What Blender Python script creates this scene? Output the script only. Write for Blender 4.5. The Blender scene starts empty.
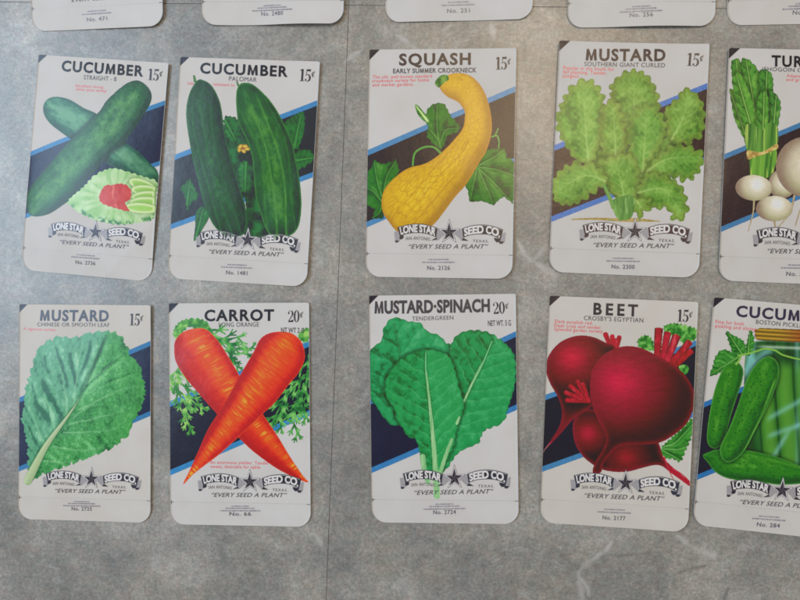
import bpy, math, random
import numpy as np
from mathutils.geometry import tessellate_polygon
from mathutils import Vector

C = bpy.context.scene.collection
PI = math.pi

# ------------------------------------------------------------------ colour
K_LIGHT = 0.74            # print colours were read off under this much light
def s2l(c):
    c = np.clip(np.asarray(c, float) / 255.0, 0, 1)
    return np.where(c <= 0.04045, c / 12.92, ((c + 0.055) / 1.055) ** 2.4)
def alb(c):
    return np.clip((s2l(c) - 0.018) / K_LIGHT, 0.003, 0.86)
def mix(a, b, t):
    t = np.clip(np.asarray(t, float), 0, 1)[..., None]
    return np.asarray(a, float) * (1 - t) + np.asarray(b, float) * t
def sst(a, b, x):
    t = np.clip((x - a) / (b - a), 0, 1)
    return t * t * (3 - 2 * t)
def full(c, X):
    return np.ones(X.shape + (3,)) * np.asarray(c, float)

# ------------------------------------------------------------------ noise
def _hash(ix, iy, seed):
    h = (ix.astype(np.int64) * 374761393 + iy.astype(np.int64) * 668265263 + seed * 974711) & 0xFFFFFFFF
    h = ((h ^ (h >> 13)) * 1274126177) & 0xFFFFFFFF
    h = h ^ (h >> 16)
    return (h & 0xFFFF) / 65535.0
def vnoise(x, y, seed=0):
    ix = np.floor(x); iy = np.floor(y); fx = x - ix; fy = y - iy
    fx = fx * fx * (3 - 2 * fx); fy = fy * fy * (3 - 2 * fy)
    a = _hash(ix, iy, seed); b = _hash(ix + 1, iy, seed); c = _hash(ix, iy + 1, seed); d = _hash(ix + 1, iy + 1, seed)
    return (a * (1 - fx) + b * fx) * (1 - fy) + (c * (1 - fx) + d * fx) * fy
def fbm(x, y, seed=0, o=3):
    s = 0; a = 0.5; n = 0
    for i in range(o):
        s = s + a * vnoise(x, y, seed + i * 17); n += a; a *= 0.5; x = x * 2.03; y = y * 2.03
    return s / n

def worley(x, y, seed=0):
    ix = np.floor(x); iy = np.floor(y); f1 = np.full(x.shape, 9.); f2 = np.full(x.shape, 9.)
    for a in (-1, 0, 1):
        for b in (-1, 0, 1):
            px = ix + a + _hash(ix + a, iy + b, seed); py = iy + b + _hash(ix + a, iy + b, seed + 7)
            d = np.hypot(px - x, py - y); f2 = np.where(d < f1, f1, np.minimum(f2, d)); f1 = np.minimum(f1, d)
    return f1, f2

# ------------------------------------------------------------------ curves
def cr(pts, closed=True, n=7):
    P = np.asarray(pts, float); m = len(P); out = []
    rng = range(m if closed else m - 1)
    for i in rng:
        if closed: p0, p1, p2, p3 = P[i - 1], P[i], P[(i + 1) % m], P[(i + 2) % m]
        else: p0, p1, p2, p3 = P[max(i - 1, 0)], P[i], P[i + 1], P[min(i + 2, m - 1)]
        for k in range(n):
            t = k / n
            out.append(0.5 * (2 * p1 + (p2 - p0) * t + (2 * p0 - 5 * p1 + 4 * p2 - p3) * t * t + (3 * p1 - p0 - 3 * p2 + p3) * t ** 3))
    if not closed: out.append(P[-1])
    return np.array(out)
def resample(P, step):
    Q = np.vstack([P, P[:1]]); L = np.r_[0, np.cumsum(np.hypot(*np.diff(Q, axis=0).T))]
    n = max(8, int(L[-1] / step)); s = np.linspace(0, L[-1], n, endpoint=False)
    return np.c_[np.interp(s, L, Q[:, 0]), np.interp(s, L, Q[:, 1])], s
def area(P):
    x, y = P.T
    return 0.5 * np.sum(x * np.roll(y, -1) - np.roll(x, -1) * y)
def jag(P, amp, wl, kind='saw', seed=0):
    Q, s = resample(P, wl / 5.0)
    T = np.roll(Q, -1, 0) - np.roll(Q, 1, 0); T /= np.maximum(np.hypot(*T.T), 1e-6)[:, None]
    N = np.c_[T[:, 1], -T[:, 0]] * np.sign(area(Q))
    w = s / wl + 0.8 * vnoise(s / wl * 0.4, s * 0, seed)
    if kind == 'saw': f = (w % 1.0) - 0.5
    else: f = np.abs(np.sin(w * PI)) - 0.6
    f = f * (0.5 + vnoise(s / wl * 0.7, s * 0 + 3, seed + 5))
    return Q + N * (f * amp)[:, None]
def ell(cx, cy, rx, ry, a=0, n=40):
    t = np.linspace(0, 2 * PI, n, endpoint=False); c, s = math.cos(a), math.sin(a)
    x, y = rx * np.cos(t), ry * np.sin(t)
    return np.c_[cx + x * c - y * s, cy + x * s + y * c]
def inside(P, X, Y):
    r = np.zeros(X.shape, bool); Q = np.roll(P, -1, 0)
    for (x1, y1), (x2, y2) in zip(P, Q):
        if y1 == y2: continue
        c = (Y >= min(y1, y2)) & (Y < max(y1, y2))
        r ^= c & (X < x1 + (Y - y1) * (x2 - x1) / (y2 - y1))
    return r
def edge(P, X, Y):
    if len(P) > 90: P = P[::max(1, len(P) // 90)]
    D = np.full(X.shape, 1e9); NX = np.zeros(X.shape); NY = np.zeros(X.shape); Q = np.roll(P, -1, 0)
    for (x1, y1), (x2, y2) in zip(P, Q):
        dx, dy = x2 - x1, y2 - y1; l = dx * dx + dy * dy + 1e-12
        t = np.clip(((X - x1) * dx + (Y - y1) * dy) / l, 0, 1)
        ex = x1 + t * dx - X; ey = y1 + t * dy - Y; d = ex * ex + ey * ey
        m = d < D
        D = np.where(m, d, D); NX = np.where(m, ex, NX); NY = np.where(m, ey, NY)
    D = np.sqrt(D); g = np.maximum(D, 1e-3)
    return D, NX / g, NY / g
def along(pts, X, Y):
    """distance to a polyline, arc length along it, signed side"""
    P = np.asarray(pts, float); D = np.full(X.shape, 1e9); U = np.zeros(X.shape); S = np.zeros(X.shape); acc = 0
    for (x1, y1), (x2, y2) in zip(P[:-1], P[1:]):
        dx, dy = x2 - x1, y2 - y1; l2 = dx * dx + dy * dy + 1e-12; l = math.sqrt(l2)
        t = np.clip(((X - x1) * dx + (Y - y1) * dy) / l2, 0, 1)
        ex = X - x1 - t * dx; ey = Y - y1 - t * dy; d = np.hypot(ex, ey)
        m = d < D
        D = np.where(m, d, D); U = np.where(m, acc + t * l, U); S = np.where(m, np.sign(dx * ey - dy * ex), S); acc += l
    return D, U, S, acc

# ------------------------------------------------------------------ materials
def nodemat(name):
    m = bpy.data.materials.new(name); m.use_nodes = True
    nt = m.node_tree; b = nt.nodes['Principled BSDF']
    return m, nt, b
def node(nt, kind, **kw):
    n = nt.nodes.new(kind)
    for k, v in kw.items(): setattr(n, k, v)
    return n
def make_ink():
    m, nt, b = nodemat('printed_ink')
    a = node(nt, 'ShaderNodeAttribute', attribute_name='Col')
    tc = node(nt, 'ShaderNodeTexCoord')
    ns = node(nt, 'ShaderNodeTexNoise'); ns.inputs['Scale'].default_value = 2200; ns.inputs['Detail'].default_value = 2
    nt.links.new(tc.outputs['Object'], ns.inputs['Vector'])
    mr = node(nt, 'ShaderNodeMapRange'); mr.inputs['To Min'].default_value = 0.84; mr.inputs['To Max'].default_value = 1.16
    nt.links.new(ns.outputs['Fac'], mr.inputs['Value'])
    mx = node(nt, 'ShaderNodeMix', data_type='RGBA', blend_type='MULTIPLY'); mx.inputs[0].default_value = 1
    nt.links.new(a.outputs['Color'], mx.inputs[6]); nt.links.new(mr.outputs['Result'], mx.inputs[7])
    nt.links.new(mx.outputs[2], b.inputs['Base Color'])
    b.inputs['Roughness'].default_value = 0.29; b.inputs['Specular IOR Level'].default_value = 0.48
    n2 = node(nt, 'ShaderNodeTexNoise'); n2.inputs['Scale'].default_value = 260; n2.inputs['Detail'].default_value = 3
    nt.links.new(tc.outputs['Object'], n2.inputs['Vector'])
    bp = node(nt, 'ShaderNodeBump'); bp.inputs['Strength'].default_value = 0.12; bp.inputs['Distance'].default_value = 0.0006
    nt.links.new(n2.outputs['Fac'], bp.inputs['Height']); nt.links.new(bp.outputs['Normal'], b.inputs['Normal'])
    return m
def make_paper(name, col, rough=0.5):
    m, nt, b = nodemat(name)
    tc = node(nt, 'ShaderNodeTexCoord')
    ns = node(nt, 'ShaderNodeTexNoise'); ns.inputs['Scale'].default_value = 45; ns.inputs['Detail'].default_value = 5
    nt.links.new(tc.outputs['Object'], ns.inputs['Vector'])
    rp = node(nt, 'ShaderNodeValToRGB')
    rp.color_ramp.elements[0].position = .3; rp.color_ramp.elements[0].color = (col[0] * .93, col[1] * .915, col[2] * .885, 1)
    rp.color_ramp.elements[1].position = .7; rp.color_ramp.elements[1].color = (col[0], col[1], col[2], 1)
    nt.links.new(ns.outputs['Fac'], rp.inputs['Fac'])
    nt.links.new(rp.outputs['Color'], b.inputs['Base Color'])
    b.inputs['Roughness'].default_value = rough; b.inputs['Specular IOR Level'].default_value = 0.3
    n2 = node(nt, 'ShaderNodeTexNoise'); n2.inputs['Scale'].default_value = 260; n2.inputs['Detail'].default_value = 3
    nt.links.new(tc.outputs['Object'], n2.inputs['Vector'])
    bp = node(nt, 'ShaderNodeBump'); bp.inputs['Strength'].default_value = 0.12; bp.inputs['Distance'].default_value = 0.0006
    nt.links.new(n2.outputs['Fac'], bp.inputs['Height']); nt.links.new(bp.outputs['Normal'], b.inputs['Normal'])
    return m
INK = make_ink()
PAPERS = {'white': make_paper('white_packet_paper', (.70, .675, .655)), 'cream': make_paper('cream_packet_paper', (.69, .655, .610)),
          'cool': make_paper('cool_white_packet_paper', (.70, .682, .668))}
def make_floor():
    m, nt, b = nodemat('slate_look_vinyl')
    L = nt.links.new
    tc = node(nt, 'ShaderNodeTexCoord')
    def noise(scale, det, rough=.55, dist=0.0):
        n = node(nt, 'ShaderNodeTexNoise'); n.inputs['Scale'].default_value = scale; n.inputs['Detail'].default_value = det
        n.inputs['Roughness'].default_value = rough; n.inputs['Distortion'].default_value = dist
        L(tc.outputs['Object'], n.inputs['Vector']); return n
    def ramp(src, stops):
        r = node(nt, 'ShaderNodeValToRGB'); e = r.color_ramp.elements
        e[0].position, e[0].color = stops[0][0], stops[0][1] + (1,)
        e[1].position, e[1].color = stops[-1][0], stops[-1][1] + (1,)
        for p, c in stops[1:-1]:
            x = e.new(p); x.color = c + (1,)
        L(src, r.inputs['Fac']); return r
    def mixn(kind, f, a, bb):
        x = node(nt, 'ShaderNodeMix', data_type='RGBA', blend_type=kind)
        if isinstance(f, float): x.inputs[0].default_value = f
        else: L(f, x.inputs[0])
        L(a, x.inputs[6])
        if isinstance(bb, tuple): x.inputs[7].default_value = bb + (1,)
        else: L(bb, x.inputs[7])
        return x.outputs[2]
    big = noise(20, 5, .6, .3)
    base = ramp(big.outputs['Fac'], [(.28, (.195, .197, .192)), (.44, (.256, .255, .245)), (.54, (.302, .295, .277)), (.70, (.395, .39, .376))]).outputs['Color']
    hue = noise(38, 4, .6, .4)
    tint = ramp(hue.outputs['Fac'], [(.3, (.985, .995, 1.0)), (.5, (1.01, 1, .975)), (.7, (1.04, 1.0, .94))]).outputs['Color']
    c = mixn('MULTIPLY', 1.0, base, tint)
    fine = noise(430, 3, .75, .0)
    fr = ramp(fine.outputs['Fac'], [(.3, (.79, .79, .79)), (.5, (1, 1, 1)), (.7, (1.27, 1.26, 1.24))]).outputs['Color']
    c = mixn('MULTIPLY', 1.0, c, fr)
    mid = noise(120, 5, .7, .25)
    mrp = ramp(mid.outputs['Fac'], [(.3, (.80, .81, .81)), (.5, (1, 1, 1)), (.7, (1.2, 1.19, 1.17))]).outputs['Color']
    c = mixn('MULTIPLY', 1.0, c, mrp)
    wide = noise(9, 3, .5, .8)
    wr = ramp(wide.outputs['Fac'], [(.3, (.90, .91, .92)), (.5, (1, 1, 1)), (.7, (1.09, 1.085, 1.06))]).outputs['Color']
    c = mixn('MULTIPLY', 1.0, c, wr)
    sp = noise(760, 2, .6, 0)
    spr = ramp(sp.outputs['Fac'], [(.3, (.84, .84, .84)), (.5, (1, 1, 1)), (.68, (1.19, 1.19, 1.19))]).outputs['Color']
    c = mixn('MULTIPLY', 1.0, c, spr)
    ch = noise(190, 3, .6, .2)
    chr_ = ramp(ch.outputs['Fac'], [(.3, (1.08, .985, .97)), (.5, (1.01, 1, .985)), (.7, (.95, 1.01, 1.01))]).outputs['Color']
    c = mixn('MULTIPLY', 1.0, c, chr_)
    # thin pale mineral streaks, broken up
    st = noise(17, 6, .62, 1.1)
    ab = node(nt, 'ShaderNodeMath', operation='SUBTRACT'); L(st.outputs['Fac'], ab.inputs[0]); ab.inputs[1].default_value = .5
    a2 = node(nt, 'ShaderNodeMath', operation='ABSOLUTE'); L(ab.outputs[0], a2.inputs[0])
    sr = ramp(a2.outputs[0], [(.0, (.55, .55, .55)), (.011, (0, 0, 0))]).outputs['Color']
    br = noise(60, 3)
    brr = ramp(br.outputs['Fac'], [(.47, (0, 0, 0)), (.64, (1, 1, 1))]).outputs['Color']
    sm = mixn('MULTIPLY', 1.0, sr, brr)
    c = mixn('MIX', sm, c, (.47, .47, .46))
    at = node(nt, 'ShaderNodeAttribute', attribute_name='vein')
    sx = node(nt, 'ShaderNodeSeparateColor'); L(at.outputs['Color'], sx.inputs[0])
    c = mixn('MIX', sx.outputs[0], c, (.52, .51, .49))
    c = mixn('MIX', sx.outputs[1], c, (.16, .15, .145))
    L(c, b.inputs['Base Color'])
    b.inputs['Roughness'].default_value = .31; b.inputs['Specular IOR Level'].default_value = .66
    bp = node(nt, 'ShaderNodeBump'); bp.inputs['Strength'].default_value = .25; bp.inputs['Distance'].default_value = .0006
    L(mid.outputs['Fac'], bp.inputs['Height']); L(bp.outputs['Normal'], b.inputs['Normal'])
    return m
FLOOR = make_floor()
def make_plain(name, col, rough):
    m, nt, b = nodemat(name)
    tc = node(nt, 'ShaderNodeTexCoord'); ns = node(nt, 'ShaderNodeTexNoise'); ns.inputs['Scale'].default_value = 80
    nt.links.new(tc.outputs['Object'], ns.inputs['Vector'])
    rp = node(nt, 'ShaderNodeValToRGB'); rp.color_ramp.elements[0].color = tuple(c * .7 for c in col) + (1,); rp.color_ramp.elements[1].color = tuple(c * 1.3 for c in col) + (1,)
    nt.links.new(ns.outputs['Fac'], rp.inputs['Fac']); nt.links.new(rp.outputs['Color'], b.inputs['Base Color']); b.inputs['Roughness'].default_value = rough
    return m
GROUT = make_plain('dark_seam_dirt', (.17, .16, .15), .9)

# ------------------------------------------------------------------ mesh helper
def mesh_obj(name, V, faces, mat, parent=None, cols=None, smooth=True):
    """V (n,3); faces (m,4) array or list of index lists; cols (n,3) linear"""
    me = bpy.data.meshes.new(name)
    V = np.asarray(V, np.float32)
    if isinstance(faces, np.ndarray):
        k = faces.shape[1]; flat = faces.ravel(); tot = np.full(len(faces), k)
    else:
        tot = np.array([len(f) for f in faces]); flat = np.array([i for f in faces for i in f])
    me.vertices.add(len(V)); me.vertices.foreach_set('co', V.ravel())
    me.loops.add(len(flat)); me.loops.foreach_set('vertex_index', flat.astype(np.int32))
    me.polygons.add(len(tot)); st = np.r_[0, np.cumsum(tot)[:-1]]
    me.polygons.foreach_set('loop_start', st.astype(np.int32))
    try: me.polygons.foreach_set('loop_total', tot.astype(np.int32))
    except Exception: pass
    me.update(calc_edges=True)
    me.polygons.foreach_set('use_smooth', np.full(len(tot), bool(smooth)))
    if cols is not None:
        at = me.color_attributes.new('Col', 'FLOAT_COLOR', 'POINT')
        at.data.foreach_set('color', np.c_[cols, np.ones(len(cols))].astype(np.float32).ravel())
    me.materials.append(mat)
    o = bpy.data.objects.new(name, me); C.objects.link(o)
    if parent: o.parent = parent
    return o

def homography(src, dst):
    A = []; b = []
    for (x, y), (u, v) in zip(src, dst):
        A.append([x, y, 1, 0, 0, 0, -u * x, -u * y]); b.append(u)
        A.append([0, 0, 0, x, y, 1, -v * x, -v * y]); b.append(v)
    h = np.linalg.solve(np.array(A), np.array(b)); return np.r_[h, 1].reshape(3, 3)
def hmap(Hm, x, y):
    w = Hm[2, 0] * x + Hm[2, 1] * y + Hm[2, 2]
    return (Hm[0, 0] * x + Hm[0, 1] * y + Hm[0, 2]) / w, (Hm[1, 0] * x + Hm[1, 1] * y + Hm[1, 2]) / w

# ------------------------------------------------------------------ text
_tc = {}
CAP = 0.7
def glyphs(s, bold=0.0, spacing=1.0, shear=0.0):
    key = (s, bold, spacing, shear)
    if key in _tc: return _tc[key]
    cu = bpy.data.curves.new('lettering', 'FONT'); cu.body = s; cu.size = 1; cu.offset = bold; cu.space_character = spacing
    cu.shear = shear; cu.fill_mode = 'FRONT'; cu.resolution_u = 3
    o = bpy.data.objects.new('lettering', cu); C.objects.link(o)
    dg = bpy.context.evaluated_depsgraph_get()
    me = bpy.data.meshes.new_from_object(o.evaluated_get(dg))
    V = np.empty(len(me.vertices) * 3); me.vertices.foreach_get('co', V); V = V.reshape(-1, 3)[:, :2]
    F = [list(p.vertices) for p in me.polygons]
    bpy.data.objects.remove(o); bpy.data.curves.remove(cu); bpy.data.meshes.remove(me)
    cap = 0.70
    if bold > .02 and 'M' in s:                # heavy M drawn by hand (the offset outline folds over itself)
        hC = CAP
        for i, ch in enumerate(s):
            if ch != 'M': continue
            P = glyphs('M', 0.0, spacing)[0]; w0 = P[:, 0].max() - P[:, 0].min()
            xe = glyphs(s[:i + 1], 0.0, spacing)[0][:, 0].max(); x0 = xe - w0
            cen = [np.mean([V[k, 0] for k in f]) for f in F]
            F = [f for f, c in zip(F, cen) if not (x0 - .03 < c < xe + .03)]
            x0 -= bold; w = w0 + 2 * bold; t = .105 + 1.6 * bold; h0, h1 = -bold * .3, hC + bold * .3; h = h1 - h0
            pts = [(0, 0), (t, 0), (.085 * w + t * .98, .60 * h), (.5 * w - t * .42, 0), (.5 * w + t * .42, 0), (w - .085 * w - t * .98, .60 * h), (w - t, 0), (w, 0), (w - .075 * w, h), (w - .075 * w - t * .9, h), (.5 * w, .36 * h), (.075 * w + t * .9, h), (.075 * w, h)]
            pts = [(x0 + a, h0 + b) for a, b in pts]
            tr = tessellate_polygon([[Vector((a, b, 0)) for a, b in pts]])
            n0 = len(V); V = np.vstack([V, np.array(pts)]); F = F + [[n0 + q for q in f] for f in tr]
    used = sorted({q for f in F for q in f}); mp = {q: i for i, q in enumerate(used)}
    V = V[used]; F = [[mp[q] for q in f] for f in F]
    _tc[key] = (V, F, cap)
    return _tc[key]
def _cap():
    V, F, _ = glyphs('H'); return V[:, 1].max()
CAP = _cap()

def strip(a, b):
    """quads between two equal polylines"""
    n = len(a); V = list(map(tuple, a)) + list(map(tuple, b))
    return V, [[i, i + 1, n + i + 1, n + i] for i in range(n - 1)]
def arc(cx, cy, rx, ry, a0, a1, n=18):
    t = np.radians(np.linspace(a0, a1, n)); return np.c_[cx + rx * np.cos(t), cy + ry * np.sin(t)]
def price_glyph(ch):
    """old-style high contrast figures, unit height, list of (verts, faces)"""
    R = lambda x0, y0, x1, y1: ([(x0, y0), (x1, y0), (x1, y1), (x0, y1)], [[0, 1, 2, 3]])
    if ch == '1':
        return [R(.14, .035, .33, 1.0), R(.0, 0, .47, .035), ([(.0, .84), (.14, .88), (.14, .995), (.0, .88)], [[0, 1, 2, 3]])], .52
    if ch == '5':
        return [([(.09, .86), (.5, .84), (.5, .96), (.53, 1.02), (.09, 1.0)], [[0, 1, 2, 3, 4]]), R(.09, .5, .135, .86),
                strip(arc(.24, .30, .30, .31, 140, -150), arc(.20, .30, .17, .27, 140, -150)), (list(map(tuple, ell(.06, .13, .075, .08, n=14))), [list(range(14))])], .6
    if ch == '2':
        return [strip(arc(.25, .72, .27, .28, 165, -25), arc(.215, .74, .145, .24, 165, -25)),
                ([(.49, .60), (.38, .62), (.02, .08), (.02, .0), (.12, .13)], [[0, 1, 2, 3, 4]]),
                ([(.03, 0), (.5, 0), (.53, .22), (.49, .22), (.46, .13), (.1, .13)], [[0, 1, 2, 3, 4, 5]]),
                (list(map(tuple, ell(.06, .76, .075, .08, n=14))), [list(range(14))])], .58
    if ch == '0':
        return [strip(arc(.26, .5, .28, .515, 0, 360, 34), arc(.26, .5, .12, .475, 0, 360, 34))], .6
    if ch == 'c':
        return [strip(arc(.17, .62, .16, .19, 50, 310), arc(.18, .62, .085, .16, 50, 310)),
                ([(.06, .36), (.10, .36), (.30, .90), (.26, .90)], [[0, 1, 2, 3]])], .36

# ------------------------------------------------------------------ the packet
RES = 2.6            # print cells per drawing unit
def refine(v, f, size=4.5):
    """triangulate and split faces so flat print follows the curved paper"""
    v = [tuple(p) for p in np.asarray(v, float)]; t = [(p[0], p[i], p[i + 1]) for p in f for i in range(1, len(p) - 1)]
    for _ in range(3):
        a = np.array(v); T = np.array(t)
        e = max(np.abs(a[T[:, 0]] - a[T[:, 1]]).max(), np.abs(a[T[:, 1]] - a[T[:, 2]]).max(), np.abs(a[T[:, 2]] - a[T[:, 0]]).max())
        if e < size: break
        mid = {}; out = []
        def m(i, j):
            k = (min(i, j), max(i, j))
            if k not in mid: mid[k] = len(v); v.append(((v[i][0] + v[j][0]) / 2, (v[i][1] + v[j][1]) / 2))
            return mid[k]
        for i, j, k in t:
            p, q, r = m(i, j), m(j, k), m(k, i); out += [(i, p, r), (p, j, q), (r, q, k), (p, q, r)]
        t = out
    return np.array(v), [list(p) for p in t]
class Packet:
    def __init__(s, pose, corners, label, curl, paper='white', art_w=147.0, name='seed_packet'):
        x, y, th, W, H = pose
        k = 1 - (curl.get('base', .0009) + curl.get('bulge', .0008) * .6 + curl.get('tilt', 0) * .5) / .446
        x, y, W, H = .03675 + (x - .03675) * k, .00413 + (y - .00413) * k, W * k, H * k; s.W, s.H = W, H
        s.root = bpy.data.objects.new(name, None); C.objects.link(s.root)
        s.root.location = (x, y, 0); s.root.rotation_euler = (0, 0, th); s.root.empty_display_size = .01
        s.root['label'] = label; s.root['category'] = 'seed packet'; s.root['group'] = 'seed packets laid out in rows on the floor'
        loc = [(-W / 2, H / 2), (W / 2, H / 2), (W / 2, -H / 2), (-W / 2, -H / 2)]
        s.M = homography(loc, corners); s.Mi = np.linalg.inv(s.M)
        s.curl = curl; s.layers = []; s.seed = int(abs(x) * 1e4 + abs(y) * 1e5)
        s.nx = int(W * 1771 * RES); s.ny = int(s.nx * H / W)
        gx = np.linspace(-W / 2, W / 2, s.nx + 1); gy = np.linspace(H / 2, -H / 2, s.ny + 1)
        s.LX, s.LY = np.meshgrid(gx, gy)
        s.VX, s.VY = hmap(s.M, s.LX, s.LY)
        cx = (gx[1:] + gx[:-1]) / 2; cy = (gy[1:] + gy[:-1]) / 2
        CX, CY = np.meshgrid(cx, cy); s.CX, s.CY = hmap(s.M, CX, CY)
        ok = s.shape_ok(CX, CY, .0003)
        s.ids = np.where(ok, 0, -1).astype(int)
        s.envelope(paper)
    # paper outline: square top, rounded bottom
    R_BOT = .0085; R_TOP = .0009
    def halfw(s, y):
        r = s.R_BOT; d = np.clip(y + s.H / 2, 0, r); w = s.W / 2 - (r - np.sqrt(np.maximum(r * r - (r - d) ** 2, 0)))
        r = s.R_TOP; d = np.clip(s.H / 2 - y, 0, r); w = w - (r - np.sqrt(np.maximum(r * r - (r - d) ** 2, 0)))
        return w
    def shape_ok(s, X, Y, inset): return np.abs(X) < s.halfw(Y) - inset
    def z(s, x, y):
        c = s.curl; u = x / s.W + .5; v = y / s.H + .5
        z = c.get('base', .0009) + c.get('bulge', .0008) * np.sin(PI * np.clip(u, 0, 1)) ** .8 * np.sin(PI * np.clip(v, 0, 1)) ** .8
        z = z + c.get('TL', 0) * ((1 - u) * v) ** 3 + c.get('TR', 0) * (u * v) ** 3 + c.get('BL', 0) * ((1 - u) * (1 - v)) ** 3 + c.get('BR', .0006) * (u * (1 - v)) ** 3
        z = z + c.get('L', 0) * np.abs(1 - u) ** 4 + c.get('R', 0) * np.abs(u) ** 4
        z = z + c.get('B', 0) * np.abs(1 - v) ** 6 * (0.6 + 0.4 * np.sin(u * 7 + s.seed))
        z = z + .00060 * (fbm(x * 34 + 9, y * 34 + 5, s.seed, 2) - .5)
        fold = np.clip(.105 - v, 0, 1)
        z = z - np.minimum(fold * c.get('flap', .006), z - .0006)
        z = z + c.get('tilt', 0) * np.clip(u, 0, 1)
        if 'crease' in c:
            a, b, d, k = c['crease']; z = z + k * np.clip(a * (u - .5) + b * (v - .5) - d, 0, 9)
        return np.maximum(z, .0005)
    def envelope(s, paper):
        r = s.R_BOT; H = s.H
        yb = -H / 2 + r * (1 - np.cos(np.linspace(0, PI / 2, 14)))
        yt = H / 2 - s.R_TOP * (1 - np.cos(np.linspace(0, PI / 2, 5)))[::-1]
        ys = np.r_[yb, np.linspace(yb[-1], yt[0], 96)[1:-1], yt]
        us = np.linspace(-1, 1, 65)
        X = us[None, :] * s.halfw(ys)[:, None]; Y = np.repeat(ys[:, None], 65, 1)
        Z = s.z(X, Y); n, m = X.shape; N = n * m
        V = np.vstack([np.c_[X.ravel(), Y.ravel(), Z.ravel()], np.c_[X.ravel(), Y.ravel(), (Z - .00035).ravel()]])
        I = np.arange(N).reshape(n, m)
        top = np.stack([I[:-1, :-1], I[:-1, 1:], I[1:, 1:], I[1:, :-1]], -1).reshape(-1, 4)
        bot = top[:, ::-1] + N
        loop = np.r_[I[0, :-1], I[:-1, -1], I[-1, :0:-1], I[:0:-1, 0]]; nl = np.roll(loop, -1)
        side = np.stack([loop, loop + N, nl + N, nl], -1)
        o = mesh_obj('envelope', V, np.vstack([top, bot, side[:, ::-1]]), PAPERS[paper], s.root)
        o.data.polygons.foreach_set('use_smooth', np.r_[np.ones(len(top) + len(bot), bool), np.zeros(len(side), bool)])
        s.env = o
    # printed areas -------------------------------------------------------
    def layer(s, name, poly, fn, mask=None, pad=0.0, label=None, cast=0.0):
        P = np.asarray(poly, float)
        x0, y0 = P.min(0) - 1 - pad; x1, y1 = P.max(0) + 1 + pad
        hit = (s.CX > x0) & (s.CX < x1) & (s.CY > y0) & (s.CY < y1)
        if not hit.any(): return
        rr = np.where(hit.any(1))[0]; cc = np.where(hit.any(0))[0]
        r0, r1, c0, c1 = rr[0], rr[-1] + 1, cc[0], cc[-1] + 1
        CXs, CYs = s.CX[r0:r1, c0:c1], s.CY[r0:r1, c0:c1]
        m = (inside(P, CXs, CYs) if mask is None else mask(CXs, CYs)) & (s.ids[r0:r1, c0:c1] >= 0)
        if not m.any(): return
        k = len(s.layers) + 1
        sub = s.ids[r0:r1, c0:c1]; sub[m] = k
        X = s.VX[r0:r1 + 1, c0:c1 + 1]; Y = s.VY[r0:r1 + 1, c0:c1 + 1]
        if mask is None: D, NX, NY = edge(P, X, Y)
        else: D = NX = NY = np.zeros(X.shape)
        if cast:                                  # printed cast tone on whatever was drawn before, round the new outline
            for ly in s.layers:
                if ly[0] not in ('leaf_picture', 'stem_picture', 'cucumber_picture', 'beet_picture', 'turnip_picture', 'jar_picture', 'salad_picture', 'cucumber_slice_picture'): continue
                h, w = ly[3].shape[:2]; a0, a1, b0, b1 = max(ly[1], r0 - 8), min(ly[1] + h, r1 + 9), max(ly[2], c0 - 8), min(ly[2] + w, c1 + 9)
                if a1 <= a0 or b1 <= b0: continue
                dd, _, _ = edge(P, s.VX[a0:a1, b0:b1], s.VY[a0:a1, b0:b1])
                ly[3][a0 - ly[1]:a1 - ly[1], b0 - ly[2]:b1 - ly[2]] *= (1 - cast * np.exp(-(dd / 2.4) ** 2))[..., None]
        s.layers.append([name, r0, c0, fn(X, Y, D, NX, NY), label, m])
    def strokes(s, name, lines, fn, label=None):
        allp = np.vstack([np.asarray(l[0], float) for l in lines]); w = max(max(l[1], l[2]) for l in lines)
        def mask(X, Y):
            r = np.zeros(X.shape, bool)
            for pts, w0, w1 in lines:
                d, u, sg, L = along(pts, X, Y); r |= d < (w0 + (w1 - w0) * u / max(L, 1e-6)) / 2
            return r
        box = [(allp[:, 0].min(), allp[:, 1].min()), (allp[:, 0].max(), allp[:, 1].max())]
        s.layer(name, box, fn, mask, pad=w)
    def finish(s):
        parts = {}
        for k, (name, r0, c0, col, label, m) in enumerate(s.layers):
            R, Cc = np.where(m); R = R + r0; Cc = Cc + c0
            if len(R) < 4: continue
            nx1 = s.nx + 1
            q = np.stack([R * nx1 + Cc, (R + 1) * nx1 + Cc, (R + 1) * nx1 + Cc + 1, R * nx1 + Cc + 1], -1)
            u, inv = np.unique(q.ravel(), return_inverse=True)
            ur, uc = u // nx1, u % nx1
            x, y = s.LX[ur, uc], s.LY[ur, uc]
            mesh_obj(name, np.c_[x, y, s.z(x, y) + .00004 + k * 3e-6], inv.reshape(-1, 4), INK, s.root, alb(col[ur - r0, uc - c0]))
    def under(s, X, Y):
        """print colour under drawing points (paper where nothing is printed)"""
        lx, ly = hmap(s.Mi, X, Y)
        c = np.clip(((lx / s.W + .5) * s.nx).astype(int), 0, s.nx - 1); r = np.clip(((.5 - ly / s.H) * s.ny).astype(int), 0, s.ny - 1)
        out = np.full((len(X), 3), (200., 197, 194))
        for i in range(len(X)):
            k = s.ids[r[i], c[i]]
            if k > 0:
                _, r0, c0, col, _, _ = s.layers[k - 1]; out[i] = col[r[i] - r0, c[i] - c0]
        return out
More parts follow.
